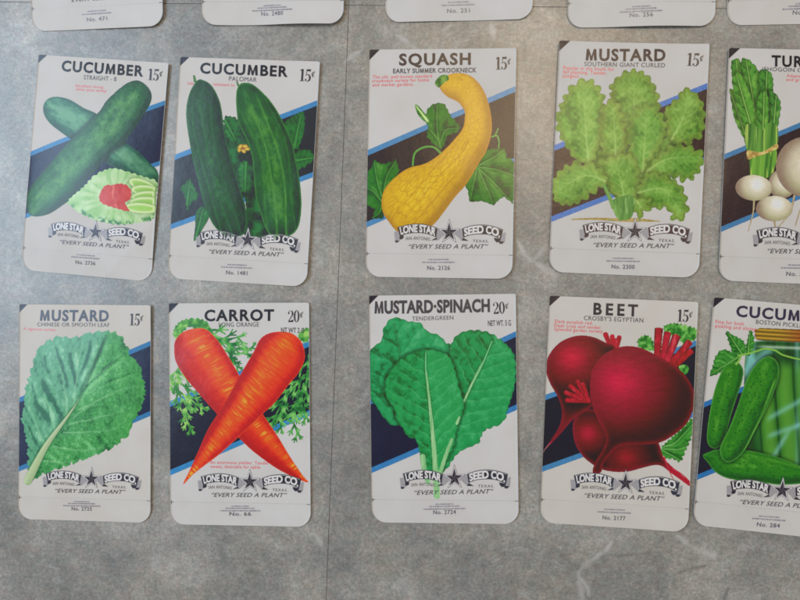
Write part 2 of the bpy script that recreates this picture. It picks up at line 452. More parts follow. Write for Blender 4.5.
    # vector print (lettering, emblem) -------------------------------------
    def vec(s, name, shapes, col, lift=.0001, parent=None, label=None, fine=True):
        """shapes: list of (verts in drawing units, faces, optional colour)"""
        V = []; F = []; K = []; k = 0
        for i, sh in enumerate(shapes):
            v, f = refine(sh[0], sh[1]) if fine else (np.asarray(sh[0], float), sh[1])
            cc = sh[2] if len(sh) > 2 else col
            x, y = hmap(s.Mi, v[:, 0], v[:, 1])
            V.append(np.c_[x, y, s.z(x, y) + lift + .00006 + i * 4e-6])
            F += [[a + k for a in p] for p in f]; k += len(v)
            K.append(np.ones((len(v), 3)) * alb(np.asarray(cc, float)))
        V = np.vstack(V); K = np.vstack(K)
        keep = []
        for p in F:                              # every face turned to look up
            a = V[p, :2]; sgn = np.sum(a[:, 0] * np.roll(a[:, 1], -1) - np.roll(a[:, 0], -1) * a[:, 1])
            keep.append(p if sgn > 0 else p[::-1])
        return mesh_obj(name, V, keep, INK, parent or s.root, K, smooth=False)
    def text(s, str_, p0, p1, h, bold=.0, spacing=1.0, shear=0.0):
        V, F, _ = glyphs(str_, bold, spacing, shear)
        x0, x1 = V[:, 0].min(), V[:, 0].max(); p0 = np.array(p0, float); p1 = np.array(p1, float)
        d = p1 - p0; L = np.hypot(*d); up = np.array([d[1], -d[0]]) / L
        Q = p0 + ((V[:, 0] - x0) / (x1 - x0))[:, None] * d + (V[:, 1] / CAP * h)[:, None] * up
        return (Q, F)
    def price(s, str_, p0, p1, h, slant=.0):
        sh = []; x = 0
        for ch in str_:
            g, w = price_glyph(ch)
            for v, f in g: sh.append((np.array(v) + [x, 0], f))
            x += w
        p0 = np.array(p0, float); p1 = np.array(p1, float); d = p1 - p0; L = np.hypot(*d); d = d / L; up = np.array([d[1], -d[0]])
        return [(p0 + v[:, :1] * d * (L / (x - .04)) + v[:, 1:] * up * h, f) for v, f in sh]
    def flat(s, pts):
        P = [Vector((p[0], p[1], 0)) for p in pts]
        return (np.asarray(pts, float), [list(t) for t in tessellate_polygon([P])])
    # common print ----------------------------------------------------------
    def band(s, ul, ur, ll, lr, th=5.2, dark=(36, 39, 55), blue=(66, 136, 190)):
        def ext(a, b):
            a = np.array(a, float); b = np.array(b, float); d = (b - a); return a - d * .15, b + d * .15
        a, b = ext(ul, ur); c, d = ext(ll, lr); t = np.array([0, th / 2]); blue = np.array(blue) * (.90, .88, .87)
        nz = lambda X, Y: (fbm(X * .5, Y * .5, 3)[..., None] - .5)
        s.layer('dark_band', [a, b, d, c], lambda X, Y, D, nx, ny: full(dark, X) + 8 * nz(X, Y))
        s.layer('blue_stripe', [a - t, b - t, b + t, a + t], lambda X, Y, D, nx, ny: full(blue, X) + 14 * nz(X, Y))
        s.layer('blue_stripe', [c - t, d - t, d + t, c + t], lambda X, Y, D, nx, ny: full(blue, X) + 14 * nz(X, Y))
    def corner(s, size=10.5):
        L = lambda x, y: hmap(s.M, x, y)
        k = size / 147 * .083
        p = [L(-s.W / 2, s.H / 2), L(-s.W / 2 + k, s.H / 2), L(-s.W / 2, s.H / 2 - k)]
        s.layer('corner_mark', p, lambda X, Y, D, nx, ny: full((44, 42, 50), X))
    def emblem(s, a, b, number, three=False, knock=1.0, dark=(58, 55, 60), num_bold=.012):
        # template drawn between T0 and T1 (left and right ribbon ends)
        T0 = np.array([398., 226.4]); T1 = np.array([503., 229.])
        a = np.array(a, float); b = np.array(b, float)
        zt = complex(*(T1 - T0)); zz = complex(*(b - a)) / zt
        def tf(P):
            P = np.asarray(P, float); w = (P[:, 0] - T0[0] + 1j * (P[:, 1] - T0[1])) * zz
            return np.c_[w.real + a[0], w.imag + a[1]]
        z = lambda pts: [(360 + x / 5, 210 + y / 5) for x, y in pts]
        grey = (150, 147, 150); lgrey = (172, 169, 172)
        lt = cr(z([(188, 84), (240, 71), (290, 67), (340, 73), (390, 89)]), False, 6); lb = cr(z([(200, 128), (240, 117), (290, 113), (340, 119), (383, 136)]), False, 6)
        rt = cr(z([(512, 92), (560, 77), (615, 73), (665, 80), (716, 97)]), False, 6); rb = cr(z([(518, 137), (560, 124), (615, 121), (660, 127), (706, 146)]), False, 6)
        def inset(t, bt, f): return t * (1 - f) + bt * f, t * f + bt * (1 - f)
        sh = []
        fl = lambda pts, c: sh.append(s.flat(tf(z(pts))) + (c,))
        fl([(172, 106), (202, 104), (204, 146), (196, 156), (178, 161)], grey)
        fl([(200, 128), (220, 124), (218, 140), (206, 146), (198, 142)], dark)
        fl([(176, 150), (196, 152), (190, 161), (178, 161)], dark)
        fl([(388, 92), (425, 96), (432, 112), (410, 134), (392, 150), (356, 152), (384, 136)], grey)
        fl([(356, 152), (384, 136), (388, 146)], dark)
        fl([(514, 96), (478, 98), (466, 112), (492, 134), (510, 152), (540, 154), (518, 137)], grey)
        fl([(510, 152), (545, 154), (518, 138)], dark)
        fl([(696, 122), (730, 112), (724, 160), (712, 170), (698, 168)], grey)
        fl([(672, 138), (706, 146), (700, 160), (684, 162), (674, 150)], dark)
        fl([(697, 156), (722, 158), (712, 170), (698, 168)], dark)
        for t, bt in ((lt, lb), (rt, rb)):
            sh.append(strip(tf(t), tf(bt)) + (dark,))
            i0, i1 = inset(t, bt, .07); i2, _ = inset(t, bt, .115)
            sh.append(strip(tf(i0[1:-1]), tf(i2[1:-1])) + ((170, 168, 170),))
        em = s.vec('emblem', sh, dark, .0001)
        # star: grey rim, pale gap, dark core with light facets
        def star(r, q=.40, n0=-90):
            cx, cy = 448, 112
            return [(cx + (r if k % 2 == 0 else r * q) * math.cos(math.radians(n0 + 36 * k)) * (0.96), cy + (r if k % 2 == 0 else r * q) * math.sin(math.radians(n0 + 36 * k)) * (1.14 if k == 0 else 1.0)) for k in range(10)]
        st = []
        st.append(s.flat(tf(z(star(62)))) + ((120, 117, 120),)); st.append(s.flat(tf(z(star(56)))) + ((205, 203, 204),))
        st.append(s.flat(tf(z(star(47)))) + ((98, 94, 98),))
        st.append(s.flat(tf(z(star(41)))) + ((48, 45, 52),))
        P = star(41)
        for k in range(0, 10, 2):
            st.append((tf(z([(448, 112), P[k], P[(k + 1) % 10]])), [[0, 1, 2]], (86, 82, 88)))
        s.vec('star', st, dark, .00021, em)
        # ribbon lettering, knocked out so the print below shows through
        def arch(txt, t, bt, u0, u1, f0=.13, f1=.89):
            V, F, _ = glyphs(txt, .045, 1.0); V = V.copy(); x0, x1 = V[:, 0].min(), V[:, 0].max()
            u = u0 + (V[:, 0] - x0) / (x1 - x0) * (u1 - u0); v = np.clip(V[:, 1] / CAP, -.05, 1.05)
            n = np.linspace(0, 1, len(t)); T = np.c_[np.interp(u, n, t[:, 0]), np.interp(u, n, t[:, 1])]; B = np.c_[np.interp(u, n, bt[:, 0]), np.interp(u, n, bt[:, 1])]
            f = (f1 + (f0 - f1) * v)[:, None]
            return tf(T * (1 - f) + B * f), F
        let = [arch('LONE STAR', lt, lb, .06, .95), arch('SEED CO.', rt, rb, .06, .95)]
        o = s.vec('ribbon_lettering', let, (204, 201, 200), .00020, em, fine=False)
        xs = np.vstack([l[0] for l in let]); cu = s.under(xs[:, 0], xs[:, 1])
        wh = mix(cu, np.array((206., 203, 202)), np.where(cu.min(1) > 150, 1.0, knock))
        at = o.data.color_attributes['Col']; at.data.foreach_set('color', np.c_[alb(wh), np.ones(len(wh))].astype(np.float32).ravel())
        # small town lettering under the ribbons and the motto
        cl = cr(z([(229, 149.5), (270, 147.5), (310, 149), (352, 154)]), False, 6)
        V, F, _ = glyphs('SAN ANTONIO', .0, 1.12); x0, x1 = V[:, 0].min(), V[:, 0].max(); u = (V[:, 0] - x0) / (x1 - x0); n = np.linspace(0, 1, len(cl))
        B = np.c_[np.interp(u, n, cl[:, 0]), np.interp(u, n, cl[:, 1]) - V[:, 1] / CAP * 3.3]
        g2 = s.text('TEXAS.', z([(566, 161)])[0], z([(646, 163)])[0], 2.7, .006, 1.3)
        s.vec('town_lettering', [(tf(B), F), (tf(g2[0]), g2[1])], (92, 90, 96), .00013, em)
        g3 = s.text('\u201cEVERY SEED A PLANT\u201d', z([(245, 192)])[0], z([(642, 193)])[0], 4.3, .006, 1.05, .32)
        s.vec('motto_lettering', [(tf(g3[0]), g3[1])], (74, 72, 80), .0001)
        # unreadable small print: broken dashes
        rnd = random.Random(s.seed); sm = []
        rows = [(344, 447, 247), (312, 477, 261)] if not three else [(350, 440, 242), (318, 470, 253), (290, 500, 266)]
        for x0, x1, y in rows:
            x = x0
            while x < x1:
                w = rnd.uniform(3, 8); hgt = rnd.uniform(2.2, 3.4)
                sm.append((tf(z([(x, y - hgt), (min(x + w, x1), y - hgt), (min(x + w, x1), y + hgt), (x, y + hgt)])), [[0, 1, 2, 3]]))
                x += w + rnd.uniform(1.5, 4.5)
        s.vec('small_print', sm, (128, 126, 142), .0001)
        yb = 299 if not three else 293
        g4 = s.text(number, z([(338, yb)])[0], z([(452, yb)])[0], 4.0, num_bold, 1.1)
        s.vec('number_lettering', [(tf(g4[0]), g4[1])], (92, 90, 104), .0001)
    def ticks(s):
        L = lambda pts: np.array([hmap(s.M, x, y) for x, y in pts])
        y = -s.H / 2 + .0132; w = s.W / 2 - .0002; sh = []
        for sg in (-1, 1):
            sh.append((L([(sg * w, y), (sg * (w - .0020), y), (sg * (w - .0020), y + .00028), (sg * w, y + .00028)]), [[0, 1, 2, 3]]))
        sh.append((L([(-w + .0004, y - .0010), (-w + .0007, y - .0010), (-w + .0007, y + .0012), (-w + .0004, y + .0012)]), [[0, 1, 2, 3]]))
        s.vec('registration_tick', [sh[0], sh[2]], (70, 68, 74), .0001)
        s.vec('registration_tick', [sh[1]], (70, 68, 74), .0001)
        # pressed fold line of the glued flap
        x = np.linspace(-w, w, 40); n = len(x)
        a = L([(q, y + .0004) for q in x]); b = L([(q, y + .00012) for q in x])
        s.vec('fold_line', [strip(a, b)], (184, 182, 180), .00003)
    def words(s, title=None, variety=None, price=None, notes=None, weight=None, tb=.031, ink=(40, 38, 44), sp=1.16):
        if title: s.vec('title_lettering', [s.text(*t, bold=tb, spacing=sp) for t in title], ink, .00011)
        if variety: s.vec('variety_lettering', [s.text(*v, bold=.0 if 'SUMMER' not in v[0] else .022, spacing=1.08) for v in variety], (80, 77, 84), .0001)
        if price: s.vec('price_lettering', s.price(*price), (58, 54, 60), .0001)
        if weight: s.vec('weight_lettering', [s.text(*w, bold=.012) for w in weight], (80, 78, 84), .00012)
        if notes: s.vec('note_lettering', [s.text(*n, bold=.012, spacing=1.08) for n in notes], (206, 88, 98), -.00003)

# ------------------------------------------------------------------ painters (printed artwork)
LX, LYY, LZ = -.42, -.55, .72
def lam(D, nx, ny, R):
    q = np.clip(D / R, 0, 1); h = np.sqrt(1 - (1 - q) ** 2)
    return nx * (1 - q) * LX + ny * (1 - q) * LYY + h * LZ, q
def cucumber(axis, R, dark, mid, light, seed=0, stripes=(), bumps=0, rim=None, hl=0.0):
    ax = cr(axis, False, 5)
    def fn(X, Y, D, nx, ny):
        l, q = lam(D, nx, ny, R); d, u, sg, L = along(ax, X, Y); v = sg * d / R
        n = fbm(u * .10, v * 4, seed) - .5; f = fbm(X * .35, Y * .35, seed + 3) - .5
        t = .5 * l + .5 * q ** .8 + n * .5 + f * .25
        c = mix(dark, mid, sst(.05, .62, t)); c = mix(c, light, sst(.55, 1.05, t + hl))
        for off, w, a in stripes:
            k = np.exp(-((v - off - .05 * np.sin(u * .06 + off * 9)) / w) ** 2) * sst(.02, .25, u / L) * (.55 + .9 * vnoise(u * .12, v * 0, seed + 9))
            c = mix(c, light, k * a)
        if bumps:
            b, _ = worley(X * .17 + 5, Y * .17, seed + 21); k = (1 - sst(.08, .19, b)) * sst(.1, .5, q)
            c = mix(c, np.asarray(dark) * .75, k * bumps)
        if rim is not None: c = mix(c, rim, np.exp(-(D / 1.3) ** 2) * .75)
        c = c + (vnoise(X * 1.3, Y * 1.3, seed + 2)[..., None] - .5) * 12
        return np.clip(c, 0, 255)
    return fn
def leaf(mid, dark, base, light, vein, spacing=9, slope=.8, seed=0, amp=.42, ribw=(1.6, .5), crinkle=.0, side=None, veinw=.14, warp=.9, nz=.75):
    ml = cr(mid, False, 5)
    def fn(X, Y, D, nx, ny):
        wx = (fbm(X * .09, Y * .09, seed + 4) - .5) * 6 * warp; wy = (fbm(X * .09 + 50, Y * .09, seed + 8) - .5) * 6 * warp
        d, u, sg, L = along(ml, X + wx, Y + wy)
        d0, u0, sg0, _ = along(ml, X, Y)
        ph = (u - d * slope) / spacing + .35 * (sg > 0)
        fr = ph % 1.0
        tri = np.abs(fr - .5) * 2
        sh = (fr - .5) * amp                                   # each fold rises to one side
        n = fbm(X * .22, Y * .22, seed) - .5
        fine = fbm(X * .7, Y * .7, seed + 6) - .5
        t = .5 + sh * .7 + n * nz + fine * .16 + (.10 * sg0)
        if crinkle:
            r = np.abs(fbm(X * .30 + wx * .3, Y * .30, seed + 12, 2) - .5) * 2
            t = t + crinkle * (sst(0, .35, r) - .65)
        c = mix(dark, base, sst(.12, .5, t)); c = mix(c, light, sst(.5, .98, t))
        if side is not None: c = mix(c, side[0], sst(side[1], side[2], sg0 * d0) * .55)
        c = mix(c, vein, sst(1 - veinw, 1.0, tri) * .45 * np.exp(-d0 / (spacing * 3)))
        w = (ribw[0] + (ribw[1] - ribw[0]) * u0 / L)
        c = mix(c, np.asarray(dark) * .85, np.exp(-((d0 - w) / 1.1) ** 2) * .5 * (d0 > w * .8))
        c = mix(c, vein, (1 - sst(w * .6, w * 1.15, d0)) * .95)
        c = mix(c, np.asarray(dark) * .9, np.exp(-(D / 1.0) ** 2) * .35)
        return np.clip(c, 0, 255)
    return fn
def palmate(ribs, dark, base, light, vein, seed=0, w=.8):
    ribs = [cr(r, False, 5) for r in ribs]
    def fn(X, Y, D, nx, ny):
        wx = (fbm(X * .1, Y * .1, seed + 4) - .5) * 4; wy = (fbm(X * .1 + 50, Y * .1, seed + 8) - .5) * 4
        dm = np.full(X.shape, 1e9); um = np.zeros(X.shape); sm = np.zeros(X.shape)
        for r in ribs:
            d, u, sg, L = along(r, X + wx * .3, Y + wy * .3); m = d < dm
            dm = np.where(m, d, dm); um = np.where(m, u / L, um); sm = np.where(m, sg, sm)
        t = .5 + .22 * sm * np.exp(-dm / 7) + .7 * (fbm(X * .13 + wx * .1, Y * .13, seed, 2) - .5) + .25 * (fbm(X * .5, Y * .5, seed + 6) - .5)
        c = mix(dark, base, sst(.12, .5, t)); c = mix(c, light, sst(.5, .98, t))
        c = mix(c, np.asarray(dark) * .8, np.exp(-((dm - 1.4) / 1.0) ** 2) * .3)
        ww = w * (1.1 - .8 * um)
        c = mix(c, vein, (1 - sst(ww * .4, ww * 1.3, dm)) * .75)
        return np.clip(mix(c, np.asarray(dark) * .9, np.exp(-(D / 1.0) ** 2) * .3), 0, 255)
    return fn
def carrot(axis, R, seed):
    ax = cr(axis, False, 5)
    def fn(X, Y, D, nx, ny):
        l, q = lam(D, nx, ny, R); d, u, sg, L = along(ax, X, Y); v = sg * d
        Rl = np.maximum(R * (1 - .75 * u / L), 3)
        w = v / Rl
        body = mix((176, 30, 22), (222, 62, 30), sst(.0, .55, q) )
        body = mix(body, (232, 84, 34), np.exp(-((w + .05) / .55) ** 2) * .8)
        st = vnoise(u * .85 + .10 * v, v * .13 + 7, seed); st2 = vnoise(u * .42 + .07 * v, v * .08, seed + 3)
        k = sst(.52, .85, st) * np.exp(-((w + .1) / .42) ** 2) * (.35 + .9 * vnoise(u * .09, v * 0, seed + 5))
        body = mix(body, (244, 158, 58), k * .9)
        k2 = sst(.6, .9, st2) * np.exp(-(w / .7) ** 2)
        body = mix(body, (238, 116, 40), k2 * .55)
        body = mix(body, (150, 22, 20), sst(.62, .9, 1 - st2) * .28 * (1 - np.exp(-(w / .7) ** 2)))
        body = mix(body, (232, 96, 40), np.exp(-(D / .9) ** 2) * .6)
        body = mix(body, (160, 26, 24), sst(.25, .75, w) * .4)
        return np.clip(body + (vnoise(X, Y, seed)[..., None] - .5) * 12, 0, 255)
    return fn
def beet(cx, cy, r, hi, base, dark, rim, seed):
    def fn(X, Y, D, nx, ny):
        d = np.hypot(X - cx, (Y - cy) * 1.1) / r
        c = mix(hi, base, sst(.0, .62, d)); c = mix(c, dark, sst(.5, 1.15, d))
        c = mix(c, rim, np.exp(-(D / 3.2) ** 2) * .75)
        n = fbm(X * .12, Y * .6, seed) - .5; g = vnoise(X * 1.1, Y * 1.1, seed + 3) - .5
        return np.clip(c * (1 + .16 * n + .10 * g)[..., None], 0, 255)
    return fn
def frond(x0, y0, x1, y1, n=6, spread=.62, ln=.42, w=1.9, seed=0, bend=.15):
    w = w * 1.02; n = max(2, int(n * .85)); ln = ln * 1.05
    """a feathery carrot leaf: list of tapering strokes"""
    rnd = random.Random(seed); a = np.array([x0, y0], float); b = np.array([x1, y1], float); d = b - a; L = np.hypot(*d); p = np.array([-d[1], d[0]])
    mid = cr([a, (a + b) / 2 + p * bend, b], False, 8); out = [(mid, w, w * .5)]
    for i in range(1, n + 1):
        k = i / (n + .6); q = mid[min(int(k * (len(mid) - 1)), len(mid) - 2)]; t = d / L
        for sg in (-1, 1):
            l = L * ln * (1.05 - .55 * k) * rnd.uniform(.75, 1.2); an = sg * spread * rnd.uniform(.8, 1.3)
            c, s = math.cos(an), math.sin(an); v = np.array([t[0] * c - t[1] * s, t[0] * s + t[1] * c])
            e = q + v * l; out.append(([q, q + v * l * .5, e], w * .95, w * .5))
            for s2 in (-1, 1):
                an2 = s2 * .6; c2, z2 = math.cos(an2), math.sin(an2); v2 = np.array([v[0] * c2 - v[1] * z2, v[0] * z2 + v[1] * c2])
                m = q + v * l * .5; out.append(([m, m + v2 * l * .42], w * .9, w * .45))
    return [(np.asarray(pp, float), w0, w1) for pp, w0, w1 in out]
def greens(a, b, c, seed=0, s=.28):
    def fn(X, Y, D, nx, ny):
        t = fbm(X * s, Y * s, seed, 3); k = mix(a, b, sst(.3, .55, t)); return np.clip(mix(k, c, sst(.55, .75, t)), 0, 255)
    return fn
def blotch(cells, dark, mid, light):
    def fn(X, Y, D, nx, ny):
        t = fbm(X * cells, Y * cells, 4); return mix(mix(dark, mid, sst(.3, .5, t)), light, sst(.5, .75, t))
    return fn

# ================================================================== the packets
# --- 1 straight cucumber -------------------------------------------------
p = Packet((-0.18302, 0.07881, -0.08986, 0.08081, 0.12944), [(36.5, 54.5), (169, 61.5), (148.5, 281.3), (19.3, 270)],
           'shiny curled packet with two crossed dark cucumbers and a tomato salad, number 2736',
           dict(base=.0012, bulge=.0026, tilt=.0007, BR=.0012, TR=.0004, crease=(.8, -1.0, .62, -.008)), 'cool')
p.band((28.7, 155), (165, 102), (24, 217), (157, 164), 4.6, (40, 44, 66))
p.corner(9.5)
cuc_d, cuc_m, cuc_l = (22, 58, 44), (48, 112, 70), (112, 165, 112)
p.layer('cucumber_picture', cr([(41.6, 109), (45, 101), (54, 97.6), (68, 100), (84, 109), (100, 117), (125, 142), (138, 152), (150, 164), (157, 172), (156.5, 188), (130, 176), (110, 166), (90, 155), (70, 140), (52, 127), (44, 118)]),
        cucumber([(42, 108), (70, 120), (110, 147), (157, 180)], 15, (26, 66, 52), (44, 98, 70), (96, 148, 108), 3, ((-.25, .2, .5), (.4, .12, .3)), rim=(40, 92, 66), hl=.12))
p.layer('cucumber_picture', cr([(138, 80), (147, 85.5), (151.6, 94), (150, 104), (143, 116), (130, 136), (122, 146), (110, 155), (98, 170), (88, 180), (76, 196), (60, 208), (48, 215), (36, 217.4), (28, 215), (25, 206), (26, 194), (32, 184), (50, 164), (68, 144), (98, 114), (106, 102), (118, 90), (128, 82.4)]),
        cucumber([(142, 82), (120, 120), (80, 160), (28, 212)], 18, (22, 60, 40), (34, 86, 46), (84, 140, 74), 5, ((-.25, .25, .6), (.22, .09, .3), (.55, .1, .25), (-.6, .1, .2)), bumps=.3, rim=(26, 70, 44), hl=.0), cast=.4)
lettuce = jag(cr([(68, 202), (84, 188), (96, 176), (112, 169.4), (126, 172), (146, 178), (156, 182), (155.6, 196), (153, 218), (138, 223), (118, 225), (96, 221), (80, 214), (71, 207)]), 1.4, 6, 'scallop')
def lettuce_fn(X, Y, D, nx, ny):
    r = np.hypot((X - 115) / 1.35, Y - 199); a = np.arctan2(Y - 199, X - 115)
    c = mix((188, 210, 166), (150, 190, 118), fbm(X * .16, Y * .16, 2) * 1.3 - .2)
    c = mix(c, (96, 160, 70), sst(.55, .8, vnoise(a * 9, r * .06, 4)) * sst(8, 20, r) * .35)
    c = mix(c, (60, 118, 72), sst(.36, .6, fbm(X * .3, Y * .3, 8)) * (1 - sst(1.5, 6, D)) * sst(200, 212, Y))
    return c
p.layer('salad_picture', lettuce, lettuce_fn)
for i, (sx, sy, rx, ry, an) in enumerate([(143, 186.5, 15, 6.5, .38), (146, 191.5, 15, 6.2, .1), (147, 197, 16, 6, -.06), (145, 203, 16, 6.2, -.02), (141, 208.6, 17, 5.6, .06)]):
    P = ell(sx, sy, rx, ry, an); P = P[P[:, 0] < 155.5]
    p.layer('cucumber_slice_picture', P, lambda X, Y, D, nx, ny: mix(mix((128, 176, 84), (206, 224, 168), sst(.1, 1.2, D)), (152, 196, 98), sst(1.4, 3.8, D)), cast=.10)
p.layer('tomato_picture', jag(cr([(101, 193), (106, 186.5), (113, 186), (118, 184.5), (126, 185.5), (131, 191.5), (130, 200), (125, 203.5), (129, 211.5), (118, 209.5), (104, 205), (99.6, 200)]), .8, 5, 'scallop'),
        lambda X, Y, D, nx, ny: mix(mix((176, 46, 44), (204, 80, 70), fbm(X * .25, Y * .25, 3)), (222, 130, 112), sst(.66, .82, fbm(X * .3, Y * .12, 9)) * .7))
p.ticks()
p.emblem((51, 224.4), (142, 233), 'No. 2736', dark=(62, 60, 72))
p.finish()
p.words([('CUCUMBER', (60, 71), (143, 75.6), 10.4)], [('STRAIGHT - 8', (83, 79.6), (116, 81.2), 4.4)], ('15c', (148, 79.2), (162.5, 80.2), 11.6),
        [('Excellent slicing', (75, 87.4), (103, 88.8), 2.8), ('white spine variety', (75, 91), (106.5, 92.6), 2.8)])

# --- 2 upright pair of cucumbers ----------------------------------------
p = Packet((-0.09200, 0.07521, -0.06064, 0.08359, 0.13046), [(180.2, 57), (320, 61.5), (307.2, 287), (167, 278.3)],
           'packet printed with two upright dark green cucumbers round a yellow flower, number 1481',
           dict(bulge=.0006, R=.0010, BL=.0006, BR=.001), 'white')
p.band((173, 157.5), (319, 102), (169, 227), (314, 174), 5.2, (38, 34, 42), (70, 140, 198))
p.corner(10)
gl = lambda mid, sd, **k: leaf(mid, (20, 64, 30), (36, 102, 42), (58, 130, 54), (58, 128, 54), 6, .8, sd, .3, **k)
p.layer('leaf_picture', jag(cr([(224, 126), (240, 122), (250, 138), (256, 180), (262, 215), (268, 236), (244, 234), (246, 205), (238, 178), (229, 150)]), 1, 6), blotch(.12, (16, 44, 28), (24, 72, 36), (40, 108, 50)))
p.layer('leaf_picture', jag(cr([(223.6, 118), (230, 116), (238, 120), (240, 134), (234, 142), (226, 134)]), 2, 5), gl([(224, 118), (236, 140)], 2))
p.layer('leaf_picture', jag(cr([(239, 166), (246, 160), (251, 172), (250, 188), (243, 192), (239, 180)]), 2, 5), gl([(246, 162), (245, 192)], 5))
p.layer('leaf_picture', jag(cr([(284, 125), (290, 117.5), (303, 111.6), (304.6, 128), (300, 144), (296, 149), (288, 140)]), 1.2, 5), gl([(294, 148), (301, 114)], 1))
p.layer('leaf_picture', jag(cr([(296, 151), (306, 149), (311, 151), (315, 158), (308, 164), (299, 169), (295, 160)]), 2, 6), gl([(296, 160), (314, 157)], 7))
p.layer('leaf_picture', jag(cr([(180, 187), (185, 183), (189, 178), (193, 184), (198, 196), (190, 204), (187, 211), (185, 198), (182, 191)]), 1.6, 6), gl([(186, 208), (190, 181)], 9))
p.layer('leaf_picture', cr([(196, 212), (203, 206), (209, 216), (203, 228), (194, 241), (195, 226)]), gl([(195, 240), (203, 209)], 4))
dkc = ((16, 48, 26), (26, 70, 34), (54, 108, 48))
p.layer('cucumber_picture', cr([(197, 80.6), (190, 92), (186.4, 108), (187, 124), (190, 144), (193, 160), (197, 176), (202, 196), (208, 214), (216, 228), (228, 236), (242, 235), (246.6, 226), (246, 210), (244, 200), (238, 180), (229, 150), (224, 126), (220, 102), (212, 86), (203, 80)]),
        cucumber([(203, 82), (204, 120), (214, 170), (234, 234)], 19, *dkc, 2, ((.55, .06, .5), (.12, .05, .42), (-.35, .05, .35), (.82, .07, .3)), rim=(52, 112, 44), hl=-.1))
p.layer('cucumber_picture', cr([(244, 82.6), (254, 85), (268, 98), (278, 112), (286, 128), (293, 144), (296, 160), (298, 168), (301, 190), (301.6, 210), (298, 228), (288, 236), (272, 235), (265, 226), (260, 210), (256, 196), (254, 176), (252, 156), (246, 138), (239, 124), (237, 114), (236, 96), (238.4, 86)]),
        cucumber([(244, 84), (262, 120), (276, 160), (283, 234)], 21, (20, 58, 26), (32, 86, 34), (74, 132, 52), 6, ((.30, .05, .75), (-.22, .05, .8), (.7, .08, .4), (-.6, .05, .3)), rim=(72, 136, 52), hl=.02))
p.strokes('stalk_picture', [([(195, 81), (194, 76)], 2.6, 2), ([(238, 85), (237, 82)], 2, 1.6)], lambda X, Y, D, nx, ny: full((70, 112, 50), X))
def fl(cx, cy):
    for a in range(5):
        t = a * 1.2566 + .2
        p.layer('flower_picture', ell(cx + 4.0 * math.cos(t), cy + 2.3 * math.sin(t), 3.2, 2.0, t * .6), lambda X, Y, D, nx, ny: mix((150, 118, 30), (214, 184, 80), sst(0, 1.8, D)))
    p.layer('flower_picture', ell(cx, cy, 1.8, 1.5), lambda X, Y, D, nx, ny: full((150, 92, 24), X))
fl(243, 148)
p.ticks()
p.emblem((199.4, 232), (298.4, 238.6), 'No. 1481', knock=.35, dark=(58, 56, 62))
p.finish()
p.words([('CUCUMBER', (200, 73), (287.6, 76.4), 10)], [('PALOMAR', (229, 80.6), (256.5, 81.8), 4.4)], ('15c', (299.5, 80.8), (314.5, 81.8), 12),
        [('Excellent', (187.6, 84.4), (194, 84.7), 3), ('resistant to', (213, 85.4), (234.5, 86.4), 3)])

# --- 3 yellow squash ------------------------------------------------------
p = Packet((0.02306, 0.07817, -0.01715, 0.08416, 0.13087), [(369, 48.5), (516, 48.8), (512.7, 279), (365.3, 276.6)],
           'packet printed with one yellow crookneck squash on green leaves, number 2126',
           dict(bulge=.001, BR=.0012, R=.0006), 'white')
p.band((367.6, 152), (516, 89), (365.5, 224.6), (514, 161), 5.6, (50, 42, 44), (84, 146, 196))  # band's brown cast is a warm lamp reflection put into the ink colour
p.corner(11)
sl = lambda ribs, sd: palmate(ribs, (22, 68, 28), (46, 112, 38), (84, 146, 60), (94, 156, 70), sd, .6)
p.strokes('tendril_picture', [(cr([(413, 165), (415, 153), (424, 147), (434, 147), (441, 153)], False), 1.8, 2.0), (cr([(492, 137), (497, 136), (499, 142), (498.4, 149)], False), 1.6, 1.2), (cr([(498, 129), (495, 136)], False), 1.2, 1.2)], lambda X, Y, D, nx, ny: full((88, 150, 66), X))
L1 = jag(cr([(429, 107), (437, 103), (444, 104), (448, 110), (452, 117), (459, 125), (459, 131), (448, 136), (444, 145), (441, 149), (434, 144), (427, 135), (428, 126), (425, 118)]), 1.5, 7)
p.layer('leaf_picture', L1, sl([[(441, 148), (437, 128), (437, 104)], [(440, 144), (446, 130), (458, 128)], [(439, 140), (432, 132), (428, 128)]], 1))
p.layer('leaf_picture', cr([(415, 104.2), (419, 106), (424, 112), (428.5, 117), (429, 122), (424, 120.5), (418, 114)]), leaf([(428, 121), (415, 104)], (40, 96, 40), (84, 154, 58), (170, 206, 110), (190, 216, 140), 8, .6, 3))
L2 = jag(np.array([(367.3, 170), (371, 168), (374, 159), (380, 163), (386, 163), (391, 161), (397, 158.6), (398, 166), (400, 170), (394, 180), (386, 192), (381.6, 204), (384, 218), (372, 218), (375, 209), (366.6, 204), (366.8, 186)]), 1.2, 6)
p.layer('leaf_picture', L2, sl([[(383, 200), (377, 180), (374, 160)], [(383, 200), (386, 178), (397, 159)], [(382, 202), (374, 192), (367, 188)], [(382, 203), (380, 212), (373, 217)]], 6))
L3 = jag(np.array([(480, 162), (484, 153), (490, 149), (505, 148.6), (507, 158), (511, 159), (515.2, 164), (513.6, 176), (515, 190), (513, 204), (504, 196.6), (499, 200), (494, 205.4), (482, 201), (470, 202), (468, 190), (464, 184), (474, 170)]), 1.0, 6)
p.layer('leaf_picture', L3, sl([[(477, 167), (496, 185), (513, 203)], [(478, 166), (492, 158), (506, 149)], [(479, 167), (498, 170), (514, 176)], [(478, 168), (486, 186), (494, 205)], [(477, 168), (474, 184), (471, 200)]], 8))
